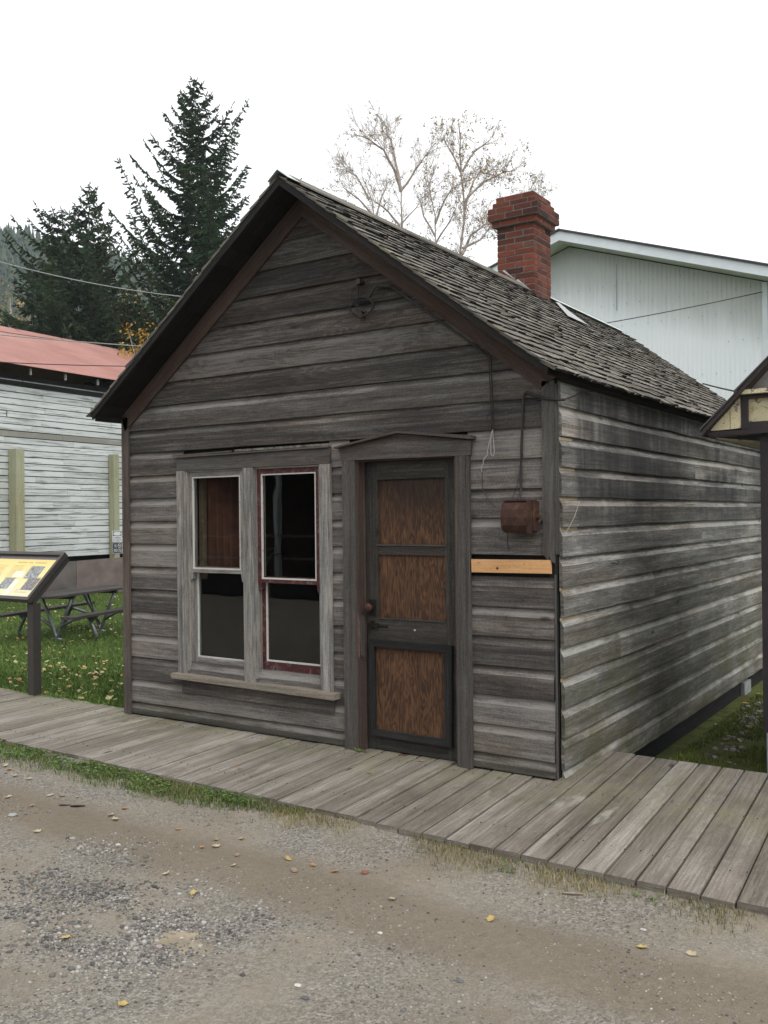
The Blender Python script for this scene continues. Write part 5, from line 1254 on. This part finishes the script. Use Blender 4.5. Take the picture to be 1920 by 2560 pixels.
birch(26, [[(1003, 580), (1003, 478), (.075)], [(1003, 478), (985, 425), (960, 375), (925, 350), (902, 340), .04], [(1003, 478), (990, 405), (978, 350), (965, 335), .04], [(1003, 476), (1030, 440), (1048, 410), (1075, 375), .035], [(1000, 565), (970, 530), (940, 505), .03], [(1004, 560), (1040, 520), (1060, 490), .02]], 3, 'left bare birch whose trunk forks high above the roof ridge', .05)
birch(27, [[(938, 560), (930, 500), (905, 440), .04], [(935, 540), (900, 500), (860, 470), .03], [(938, 545), (955, 490), (970, 455), .03], [(925, 500), (890, 440), (865, 425), .025], [(935, 560), (880, 520), (850, 520), .02]], 4, 'small twiggy bare birch nearest the cabin gable peak', .03)
birch(28, [[(1150, 640), (1162, 520), (1155, 440), (1150, 380), (1148, 320), .085], [(1160, 505), (1182, 480), (1210, 455), (1260, 430), (1290, 425), .04], [(1155, 440), (1135, 390), (1110, 350), .035], [(1152, 640), (1175, 590), (1215, 560), (1240, 560), .045], [(1158, 620), (1200, 600), (1235, 560), (1262, 520), .04], [(1155, 430), (1185, 380), (1225, 350), .03], [(1162, 520), (1185, 450), (1200, 430), (1245, 440), .03]], 5, 'tallest bare birch with yellow leaves left of the brick chimney', .22)
birch(27, [[(1090, 620), (1088, 540), (1075, 480), (1068, 440), .045], [(1088, 560), (1110, 500), (1130, 470), .03], [(1088, 590), (1060, 540), (1050, 500), .03], [(1090, 610), (1120, 560), (1140, 520), .025]], 6, 'middle bare birch between the two taller ones', .12)
birch(30, [[(1290, 660), (1300, 560), (1320, 480), .04], [(1290, 640), (1250, 590), (1225, 560), .03], [(1300, 580), (1325, 510), (1345, 480), .015]], 9, 'birch half hidden behind the brick chimney', .12)

# ------------------------------------------------------------------ grass, weeds, stones, leaves
def blades(name, pts, hgt, wid, mat, label, rfun=None, cat='grass'):
    n = len(pts); pts = np.asarray(pts); a = rng.random(n)*6.283; h = hgt*(.5+rng.random(n)*.8); wd = wid*(.6+rng.random(n)*.8)
    le = h*(.2+.6*rng.random(n)); b = rng.random(n)*6.283
    V = np.zeros((n, 4, 3)); sx_, sy_ = np.cos(a)*wd/2, np.sin(a)*wd/2
    V[:, 0] = pts+np.stack([sx_, sy_, 0*a-.005], 1); V[:, 1] = pts-np.stack([sx_, sy_, 0*a+.005], 1)
    mid = pts+np.stack([np.cos(b)*le*.3, np.sin(b)*le*.3, h*.6], 1); V[:, 2] = mid-np.stack([sx_, sy_, 0*a], 1)*.7
    V[:, 3] = pts+np.stack([np.cos(b)*le, np.sin(b)*le, h*.95], 1)
    V2 = np.zeros((n, 5, 3)); V2[:, 0], V2[:, 1] = V[:, 0], V[:, 1]; V2[:, 2] = V[:, 2]; V2[:, 3] = mid+np.stack([sx_, sy_, 0*a], 1)*.7; V2[:, 4] = V[:, 3]
    k = np.arange(n)[:, None]*5; F = np.concatenate([np.stack([k[:, 0], k[:, 0]+1, k[:, 0]+2], 1), np.stack([k[:, 0], k[:, 0]+2, k[:, 0]+3], 1), np.stack([k[:, 0]+3, k[:, 0]+2, k[:, 0]+4], 1)])
    r = rng.random(n) if rfun is None else rfun(pts); r = np.concatenate([r, r, r])
    o = fast_mesh(name, V2.reshape(-1, 3), F, r, mat); tag(o, label, cat, kind='stuff')
GR = leafmat('grass_blades', [(0., (.045, .085, .015)), (.5, (.085, .165, .028)), (.85, (.14, .23, .045)), (1., (.28, .27, .10))], .5)
P = []
while len(P) < 90000:
    # lawn to the left, denser towards the boardwalk
    y = .10+11.5*random.random()**1.7; x = random.uniform(-1.3-1.45*max(y, 0)-2.2, .02)
    if y > .3 and x > -.05: x = -.06
    if x > -.02 and y > .2: continue
    P.append((x, y, gz(x, y)))
blades('lawn_grass', P, .055, .007, GR, 'short green lawn grass left of the cabin')
P = []
while len(P) < 22000:
    y = .80+7.5*random.random()**1.4; x = random.uniform(4.0, 5.1)
    nv = mnoise.noise(Vector((x*2.2, y*1.6, 7)))
    if nv+.30+(y-3.3)*.18+random.uniform(-.2, .2) < 0: continue
    P.append((x, y, gz(x, y)))
GR2 = leafmat('mossy_grass', [(0., (.06, .085, .018)), (.5, (.11, .15, .03)), (1., (.18, .20, .045))], .6)
blades('alley_grass', P, .028, .007, GR2, 'sparse mossy grass in the gap between cabin and maroon building')
P = []; Pd = []
while len(P) < 9000:
    x = random.uniform(-3.6, 2.9); d = abs(random.gauss(0, .13)); y = bed(x)-.005-d
    lim = .42-.03*x if x < 1.8 else .42-.05*x-(x-1.8)*.2
    if d > max(.04, lim*(.75+.6*mnoise.noise(Vector((x*1.5, 0, 2))))): continue
    if mnoise.noise(Vector((x*3.1, y*4, 5))) < -.25: continue
    P.append((x, y, rz(x, y)))
while len(Pd) < 5200:
    x = random.uniform(1.2, 6.); d = abs(random.gauss(0, .10)); y = bed(x)-.005-d
    if mnoise.noise(Vector((x*1.9, 1., 9)))+.28-d*1.2 < random.random()*.4: continue
    Pd.append((x, y, rz(x, y)))
GW = leafmat('weed_grass', [(0., (.05, .08, .015)), (.6, (.10, .16, .035)), (.85, (.17, .21, .06)), (1., (.33, .28, .14))], .55)
GD = leafmat('dry_grass', [(0., (.09, .13, .03)), (.3, (.20, .18, .08)), (.7, (.32, .26, .14)), (1., (.42, .34, .20))], .8)
blades('weed_grass', P, .038, .0045, GW, 'green grass blades between boardwalk edge and gravel road')
blades('dry_grass', Pd, .030, .0032, GD, 'dry straw coloured grass along the right part of the boardwalk edge')
# broad little weed leaves
V = []; F = []; RR = []
for i in range(9000):
    x = random.uniform(-3.4, 2.55) if i < 8850 else random.choice((3.3, 4.2, 4.9))+random.gauss(0, .04); d = abs(random.gauss(0, .12)); y = bed(x)-.01-d
    if d > .34-.05*x or mnoise.noise(Vector((x*2.3, y*4, 3))) < -.12: continue
    z = rz(x, y)+random.uniform(.004, .035); a = random.random()*6.28; s = random.uniform(.008, .020); t = random.uniform(-.5, .5); t2 = random.uniform(-.4, .4)
    q = len(V); ca, sa = math.cos(a), math.sin(a)
    for (u, v_) in ((0, 0), (.45, .42), (1, .25), (1.1, 0), (1, -.25), (.45, -.42)): V.append((x+(u*ca-v_*sa)*s, y+(u*sa+v_*ca)*s, z+u*s*t+v_*s*t2))
    F.append(tuple(range(q, q+6))); RR.append(random.random())
o = fast_mesh('weed_leaves', V, F, RR, leafmat('weed_leaf', [(0., (.05, .10, .02)), (.6, (.09, .17, .035)), (1., (.18, .25, .07))], .5), False, 6); tag(o, 'small round leaved green weeds along the boardwalk edge', 'weeds', kind='stuff')
# stones
ICO = []; gr = (1+5**.5)/2
for a, b, c_ in ((-1, gr, 0), (1, gr, 0), (-1, -gr, 0), (1, -gr, 0), (0, -1, gr), (0, 1, gr), (0, -1, -gr), (0, 1, -gr), (gr, 0, -1), (gr, 0, 1), (-gr, 0, -1), (-gr, 0, 1)): ICO.append(Vector((a, b, c_)).normalized())
ICOF = [(0,11,5),(0,5,1),(0,1,7),(0,7,10),(0,10,11),(1,5,9),(5,11,4),(11,10,2),(10,7,6),(7,1,8),(3,9,4),(3,4,2),(3,2,6),(3,6,8),(3,8,9),(4,9,5),(2,4,11),(6,2,10),(8,6,7),(9,8,1)]
def stones(pts, name, label, mat):
    base = np.array([tuple(v) for v in ICO]); fb = np.array(ICOF); n = len(pts); P = np.array([p[:3] for p in pts]); S = np.array([p[3] for p in pts])
    V = base[None]*(.75+.5*rng.random((n, 12, 1)))*np.stack([1+.5*rng.random(n), .8+.4*rng.random(n), .45+.35*rng.random(n)], 1)[:, None, :]
    a = rng.random(n)*6.283; ca, sa = np.cos(a)[:, None], np.sin(a)[:, None]; X = V[..., 0]*ca-V[..., 1]*sa; Y = V[..., 0]*sa+V[..., 1]*ca
    V = np.stack([X, Y, V[..., 2]], -1)*S[:, None, None]+P[:, None, :]
    F = (fb[None]+(np.arange(n)*12)[:, None, None]).reshape(-1, 3); r = np.repeat(rng.random(n), 20)
    o = fast_mesh(name, V.reshape(-1, 3), F, r, mat); tag(o, label, 'gravel', kind='stuff'); return o
STM = leafmat('stone', [(0., (.07, .068, .066)), (.3, (.14, .135, .13)), (.6, (.22, .205, .18)), (.85, (.30, .28, .255)), (.97, (.40, .39, .37)), (1., (.28, .15, .12))], .85)
pts = []
cen = [ground_at(*p, -.08) for p in ((190, 2235), (60, 2290), (130, 2230), (270, 2255), (490, 2280), (360, 2345), (540, 2310), (250, 2150), (330, 2395), (150, 2370), (420, 2270))]
while len(pts) < 6500:
    c_ = random.choice(cen); x, y = c_.x+random.gauss(0, .17), c_.y+random.gauss(0, .06+.08*random.random())
    if math.hypot((x-PUD.x)/1.2, y-PUD.y) < .08 and random.random() < .8: continue
    if mnoise.noise(Vector((x*3.5, y*4, 2)))+random.uniform(-.1, .35) < 0: continue
    s = min(.013, .0022+abs(random.gauss(0, .0036))); pts.append((x, y, rz(x, y)+s*.15, s))
stones(pts, 'loose_gravel', 'loose grey stones gathered round the muddy hollow in the road', STM)
pts = []
while len(pts) < 36000:
    x = random.uniform(-4, 7.2); y = -1.15-abs(random.gauss(0, 2.2))
    if y < -5 or abs(y+1.75) < .2*random.random(): continue
    if mnoise.noise(Vector((x*1.4, y*1.4, 8)))+.35 < random.random()*.8: continue
    s = .0015+abs(random.gauss(0, .0022)); pts.append((x, y, rz(x, y)+s*.1, min(s, .0105)))
stones(pts, 'scattered_gravel', 'fine grit and small pebbles scattered over the packed road', STM)
pts = []
for i in range(110):
    y = 1.3+random.random()**.7*3.4; x = 4.55-.11*(y-1)+random.gauss(0, .07); s = random.uniform(.01, .032); pts.append((x, y, gz(x, y)+.2*s, s))
stones(pts, 'alley_rubble', 'flat grey stones lying in the grass between the buildings', STM)
# single pebbles you can point at
def pebble(px, py, s, lab, c_):
    p = ground_at(px, py, -.068); m = MB(); vs_ = [v*random.uniform(.85, 1.15) for v in ICO]
    for f in ICOF: m.quad([Vector((vs_[i].x*s*1.5, vs_[i].y*s, vs_[i].z*s*.45)) for i in f], None, .5)
    o = m.build('pebble', plain('pebble_stone', c_, .8, nz=.2, sc_=60), None, True); o.location = (p.x, p.y, rz(p.x, p.y)+s*.2); tag(o, lab, 'stone', 'larger pebbles on the road')
pebble(181, 2102, .015, 'pale grey oval pebble alone on the road left of the stone patch', (.30, .30, .29)); pebble(32, 2040, .024, 'flat pale stone at the left edge of the road', (.33, .33, .32)); pebble(65, 2037, .012, 'dark small stone beside the flat pale stone', (.12, .10, .10)); pebble(1150, 2458, .011, 'dark grey angular pebble low on the road near its middle', (.12, .13, .14)); pebble(1909, 2296, .010, 'whitish pebble by the grass tuft at the right edge', (.55, .53, .5)); pebble(950, 2334, .010, 'whitish pebble on the tan track in mid road', (.55, .53, .5)); pebble(745, 2466, .011, 'white pebble near the bottom of the picture', (.55, .53, .5)); pebble(763, 2496, .013, 'dark pebble near the bottom of the picture', (.10, .11, .12)); pebble(397, 2358, .014, 'pinkish pebble at the lower edge of the muddy hollow', (.36, .28, .28)); pebble(1608, 2323, .011, 'pale pebble on the gravel near the right edge', (.45, .44, .42))
def stick(pa, pb, rad, lab, mat, name='twig'):
    a, b = ground_at(*pa, -.06), ground_at(*pb, -.06); m = MB(); a.z = rz(a.x, a.y)+rad; b.z = rz(b.x, b.y)+rad; mid = a.lerp(b, .5)+Vector((0, -.008, .002)); m.tube([a, a.lerp(mid, .6), mid, b], [rad*.7, rad, rad, rad*.5], 7); tag(m.build(name, mat, None, True), lab, 'twig')
stick((1404, 2234), (1458, 2238), .006, 'short pale curved twig on the road near the boardwalk', plain('pale_twig', (.30, .24, .20), .8, nz=.4, sc_=60)); stick((176, 2010), (213, 2009), .006, 'dark wood splinter on the road below the weeds', W['dark']); stick((148, 2006), (176, 2006), .004, 'thin dark splinter touching the longer one', W['dark'])
# fallen leaves
def leafmesh(i):
    rnd = random.Random(100+i); m = MB(); n = 12; P = []
    for k in range(n):
        a = k/n*6.283; r = 1+.18*math.sin(a*5+i)+rnd.uniform(-.08, .08); x = math.cos(a)*r*.5; y = math.sin(a)*r*.36; P.append(Vector((x, y, .10*abs(x)*abs(x)*4+.22*y*y*4*rnd.uniform(.4, 1)+rnd.uniform(0, .06))))
    c_ = Vector((0, 0, .02))
    for k in range(n): m.quad([c_, P[k], P[(k+1) % n]], None, .5)
    m.tube([(-.5, 0, .08), (-.75, .03, .05), (-.95, .0, .02)], .018, 4)
    return m
LM = [NT('leaf_'+n_, .6, .3) for n_ in ('straw', 'yellow', 'orange', 'rust', 'brown')]
for t, c_ in zip(LM, ((.50, .42, .28), (.52, .38, .14), (.46, .24, .10), (.27, .11, .07), (.32, .23, .16))):
    P_ = t.pos()[0]; t.color(t.ramp(t.noise(P_, 70., 4.), [(.3, tuple(x*.7 for x in c_)), (.7, c_)]))
protos = []
for i in range(10):
    o = leafmesh(i).build('fallen_leaf', LM[i % 5].m); protos.append(o)
used = set(); LG = 'fallen autumn leaves'
def put_leaf(x, y, z, s, k, lab):
    pr = protos[k]
    if k in used: o = pr.copy(); col.objects.link(o)
    else: o = pr; used.add(k)
    o.location = (x, y, z); o.scale = (s, s, s); o.rotation_euler = (random.uniform(-.25, .25), random.uniform(-.25, .25), random.random()*6.28); tag(o, lab, 'leaf', LG)
CN = ('pale straw coloured', 'yellow', 'orange', 'rusty red', 'dull brown')
road_l = [(14, 1917, 0, 'by the weeds at the far left'), (23, 1925, 2, 'next to a straw coloured one at the far left'), (76, 1885, 1, 'on the weeds at the far left'), (38, 1940, 0, 'on the road below the far left weeds'), (72, 1948, 0, 'just right of another at the far left'), (20, 1988, 0, 'at the left edge of the road'), (125, 1984, 0, 'left of the wood splinters'), (155, 1985, 4, 'between two pale leaves below the weeds'), (193, 1989, 0, 'above the long wood splinter'), (80, 2010, 4, 'left of the wood splinters, lower down'), (310, 2017, 2, 'on the tan road below the weeds'), (277, 2032, 0, 'just below the orange one under the weeds'), (288, 2042, 0, 'lowest of three under the weeds'), (93, 2081, 0, 'above the pale oval pebble'), (445, 2068, 2, 'standing folded on the track'), (540, 2093, 4, 'on the track below the weeds'), (604, 2094, 1, 'on the track right of a brown one'), (505, 2113, 2, 'under the brown one on the track'), (540, 2110, 0, 'beside the orange one on the track'), (592, 2133, 4, 'on the lower side of the track'), (583, 2162, 0, 'below the track left of centre'), (415, 2184, 0, 'above the stone patch'), (483, 2231, 1, 'on the upper right of the stone patch'), (163, 2341, 1, 'among stones at the lower left'), (720, 2142, 1, 'on the track near the picture middle'), (783, 2158, 2, 'bright, on the track near the picture middle'), (735, 2173, 4, 'curled, on the track near the picture middle'), (838, 2172, 2, 'right of the bright one on the track'), (912, 2176, 3, 'on the track, reddish, mid picture'), (1227, 2293, 1, 'alone on the open gravel right of centre'), (1605, 2363, 1, 'alone on the gravel at lower right'), (1729, 2378, 0, 'right of another at lower right'), (979, 2245, 0, 'on the pale gravel in mid road'), (306, 2508, 1, 'near the bottom left'), (890, 2058, 2, 'in the dry grass by the boardwalk'), (1583, 2232, 3, 'in the grass near the right edge'), (389, 1970, 2, 'in the weeds by the boardwalk'), (282, 1930, 1, 'in the weeds below the boardwalk edge'), (425, 1972, 3, 'in the weeds, reddish')]
for px, py, k, where in road_l:
    p = ground_at(px, py, -.06); s = random.uniform(.032, .050); put_leaf(p.x, p.y, rz(p.x, p.y)+.004, s, k+5*(random.random() < .5), CN[k]+' fallen leaf '+where)
for px, py, k, where in ((597, 1922, 2, 'on the boardwalk below the window'), (923, 1935, 2, 'on the boardwalk below the door'), (1050, 1905, 0, 'on the boardwalk at the door threshold')):
    p = ground_at(px, py, .0); put_leaf(p.x, p.y, .006, .035, k, 'small '+CN[k]+' fallen leaf '+where)
lawn_pts = []
for i in range(1250):
    y = .25+10*random.random()**1.0; x = random.uniform(-1.6-1.5*y, -.1); lawn_pts.append((x, y))
lawn_pts.sort(key=lambda q: (Vector((q[0], q[1], 0))-CAM).length)
for px, py, k, where in ((234, 1687, 2, 'biggest and brightest on the lawn near the cabin corner'), (246, 1728, 1, 'on the lawn just behind the boardwalk edge'), (262, 1650, 2, 'in the grass close to the cabin corner board'), (8, 1623, 0, 'long, curved, on the lawn at the left edge'), (136, 1644, 0, 'in the grass right of the sign post'), (124, 1633, 2, 'in the grass right beside the sign post'), (207, 1650, 2, 'in the grass below the picnic table'), (218, 1690, 0, 'left of the biggest orange one on the lawn')):
    p = ground_at(px, py, -.12); p = ground_at(px, py, gz(p.x, p.y)+.04); put_leaf(p.x, p.y, gz(p.x, p.y)+.045, random.uniform(.05, .075), k+5*(random.random() < .5), CN[k]+' fallen leaf '+where)
for i_, o_ in enumerate(protos):
    if i_ not in used: bpy.data.objects.remove(o_)
V = []; F = []; RR = []
for x, y in lawn_pts+[(random.uniform(4., 4.95), random.uniform(1, 6)) for _ in range(40)]:
    z = gz(x, y)+(.04 if x < 0 else .015); s = random.uniform(.012, .030); a = random.random()*6.28; q = len(V); tx, ty = random.uniform(-.5, .5), random.uniform(-.5, .5)
    for k in range(6): an = a+k/6*6.283; u, v_ = math.cos(an)*s*(1 if k % 3 else 1.3), math.sin(an)*s*.8; V.append((x+u, y+v_, z+u*tx+v_*ty))
    F.append(tuple(range(q, q+6))); RR.append(random.random())
o = fast_mesh('leaf_litter', V, F, RR, leafmat('leaf_litter', [(0., (.42, .38, .22)), (.5, (.44, .34, .14)), (.8, (.42, .22, .07)), (1., (.24, .11, .05))], .6), False, 6); tag(o, 'countless small yellow and orange leaves littering the lawn', 'leaf litter', kind='stuff')
# a weed growing at the foot of the door
m = MB()
for i in range(26):
    a = random.random()*6.28; L = random.uniform(.02, .045); c_ = Vector((2.44+random.gauss(0, .02), -.045+random.gauss(0, .008), .004)); d = Vector((math.cos(a), math.sin(a)*.4, .45)); s_ = Vector((-math.sin(a), math.cos(a), 0))*.006
    m.quad([c_, c_+d*L*.5+s_, c_+d*L, c_+d*L*.5-s_], None, random.random())
tag(m.build('door_weed', GW), 'small green weed sprouting at the foot of the door', 'weed')

# ------------------------------------------------------------------ across the street (what the window panes mirror)
def haze():
    me = bpy.data.meshes.new('haze'); x0, x1, y0, y1, z0, z1 = -620, 620, -620, 620, -1.5, 190
    V = [(x, y, z) for z in (z0, z1) for y in (y0, y1) for x in (x0, x1)]
    me.from_pydata(V, [], [(0, 2, 3, 1), (4, 5, 7, 6), (0, 1, 5, 4), (2, 6, 7, 3), (0, 4, 6, 2), (1, 3, 7, 5)]); o = bpy.data.objects.new('haze', me); col.objects.link(o)
    t = bpy.data.materials.new('damp_air'); t.use_nodes = True; n = t.node_tree; n.nodes.clear(); a = n.nodes.new('ShaderNodeOutputMaterial'); v = n.nodes.new('ShaderNodeVolumePrincipled')
    v.inputs['Color'].default_value = (.82, .88, .95, 1); v.inputs['Density'].default_value = .00042; v.inputs['Anisotropy'].default_value = .2; n.links.new(v.outputs[0], a.inputs['Volume']); me.materials.append(t)
    tag(o, 'thin damp air greying the distant hillside', 'haze', kind='stuff')
haze()
sc.cycles.volume_bounces = 1

def opposite():
    T = thing('red_house', (-14, -13, -.2), 'dark red boarded house with a porch rail across the street', 'house')
    RW = wood('dark_red_boards', (.018, .006, .005), (.032, .010, .008), (.05, .016, .012))
    m = MB()
    for i in range(80): m.box(-34+i*.5, -34+i*.5+.49, -13.05, -13, -.2, 4.6, g=2)
    m.box(-34, 6, -20, -19.9, -.2, 4.6); m.box(-34, -33.9, -20, -13, -.2, 4.6); m.box(5.9, 6, -20, -13, -.2, 4.6); m.build('wall', RW, T)
    m = MB(); m.prism([(-34.5, -11.2, 3.4), (6.5, -11.2, 3.4), (6.5, -16.5, 6.4), (-34.5, -16.5, 6.4)], (0, 0, .1)); m.prism([(-34.5, -21, 3.4), (6.5, -21, 3.4), (6.5, -16.5, 6.4), (-34.5, -16.5, 6.4)], (0, 0, .1)); m.build('roof', W['dark'], T)
    m = MB()
    for x in range(-32, 6, 3): m.box(x, x+.12, -11.5, -11.38, -.2, 3.6, g=2)
    m.build('porch_posts', WTRIM, T)
    m = MB(); m.box(-33, 5, -11.47, -11.42, 1.15, 1.2); m.box(-33, 5, -11.47, -11.42, .62, .67); m.build('porch_rail', W['pale'], T); m = MB(); m.box(-34, 6, -13, -10.9, -.2, .115); m.build('porch_floor', W['dark'], T)
    B = thing('bicycle', (-8.1, -11.1, .12), 'bicycle with upright handlebars leaning by the porch rail across the street', 'bicycle'); b = Vector((-8.1, -11.1, .12))
    for dx in (-.52, .52):
        m = MB(); m.tube([b+Vector((dx+.33*math.cos(a/20*6.283), 0, .33+.33*math.sin(a/20*6.283))) for a in range(21)], .018, 5); w_ = m.build('wheel', IRON, B)
        m = MB()
        for a in range(12): m.tube([b+Vector((dx, 0, .33)), b+Vector((dx+.32*math.cos(a/12*6.283), 0, .33+.32*math.sin(a/12*6.283)))], .002, 3)
        m.build('spokes', BARE, B)
    m = MB(); Vv = lambda x, z: b+Vector((x, 0, z))
    for a_, c_ in ((Vv(-.52, .33), Vv(-.05, .30)), (Vv(-.05, .30), Vv(-.18, .85)), (Vv(-.52, .33), Vv(-.15, .75)), (Vv(-.15, .75), Vv(.33, .80)), (Vv(-.05, .30), Vv(.35, .72)), (Vv(.52, .33), Vv(.32, .98))): m.tube([a_, c_], .015, 6)
    m.build('frame', BARE, B); m = MB(); m.tube([b+Vector((.2, -.28, 1.05)), b+Vector((.28, -.2, 1.10)), b+Vector((.32, 0, 1.02)), b+Vector((.28, .2, 1.10)), b+Vector((.2, .28, 1.05))], .014, 6); m.build('handlebar', BARE, B); m = MB(); m.box(-8.1-.30, -8.1-.06, -11.18, -11.02, .98, 1.03); m.build('saddle', IRON, B)
opposite()
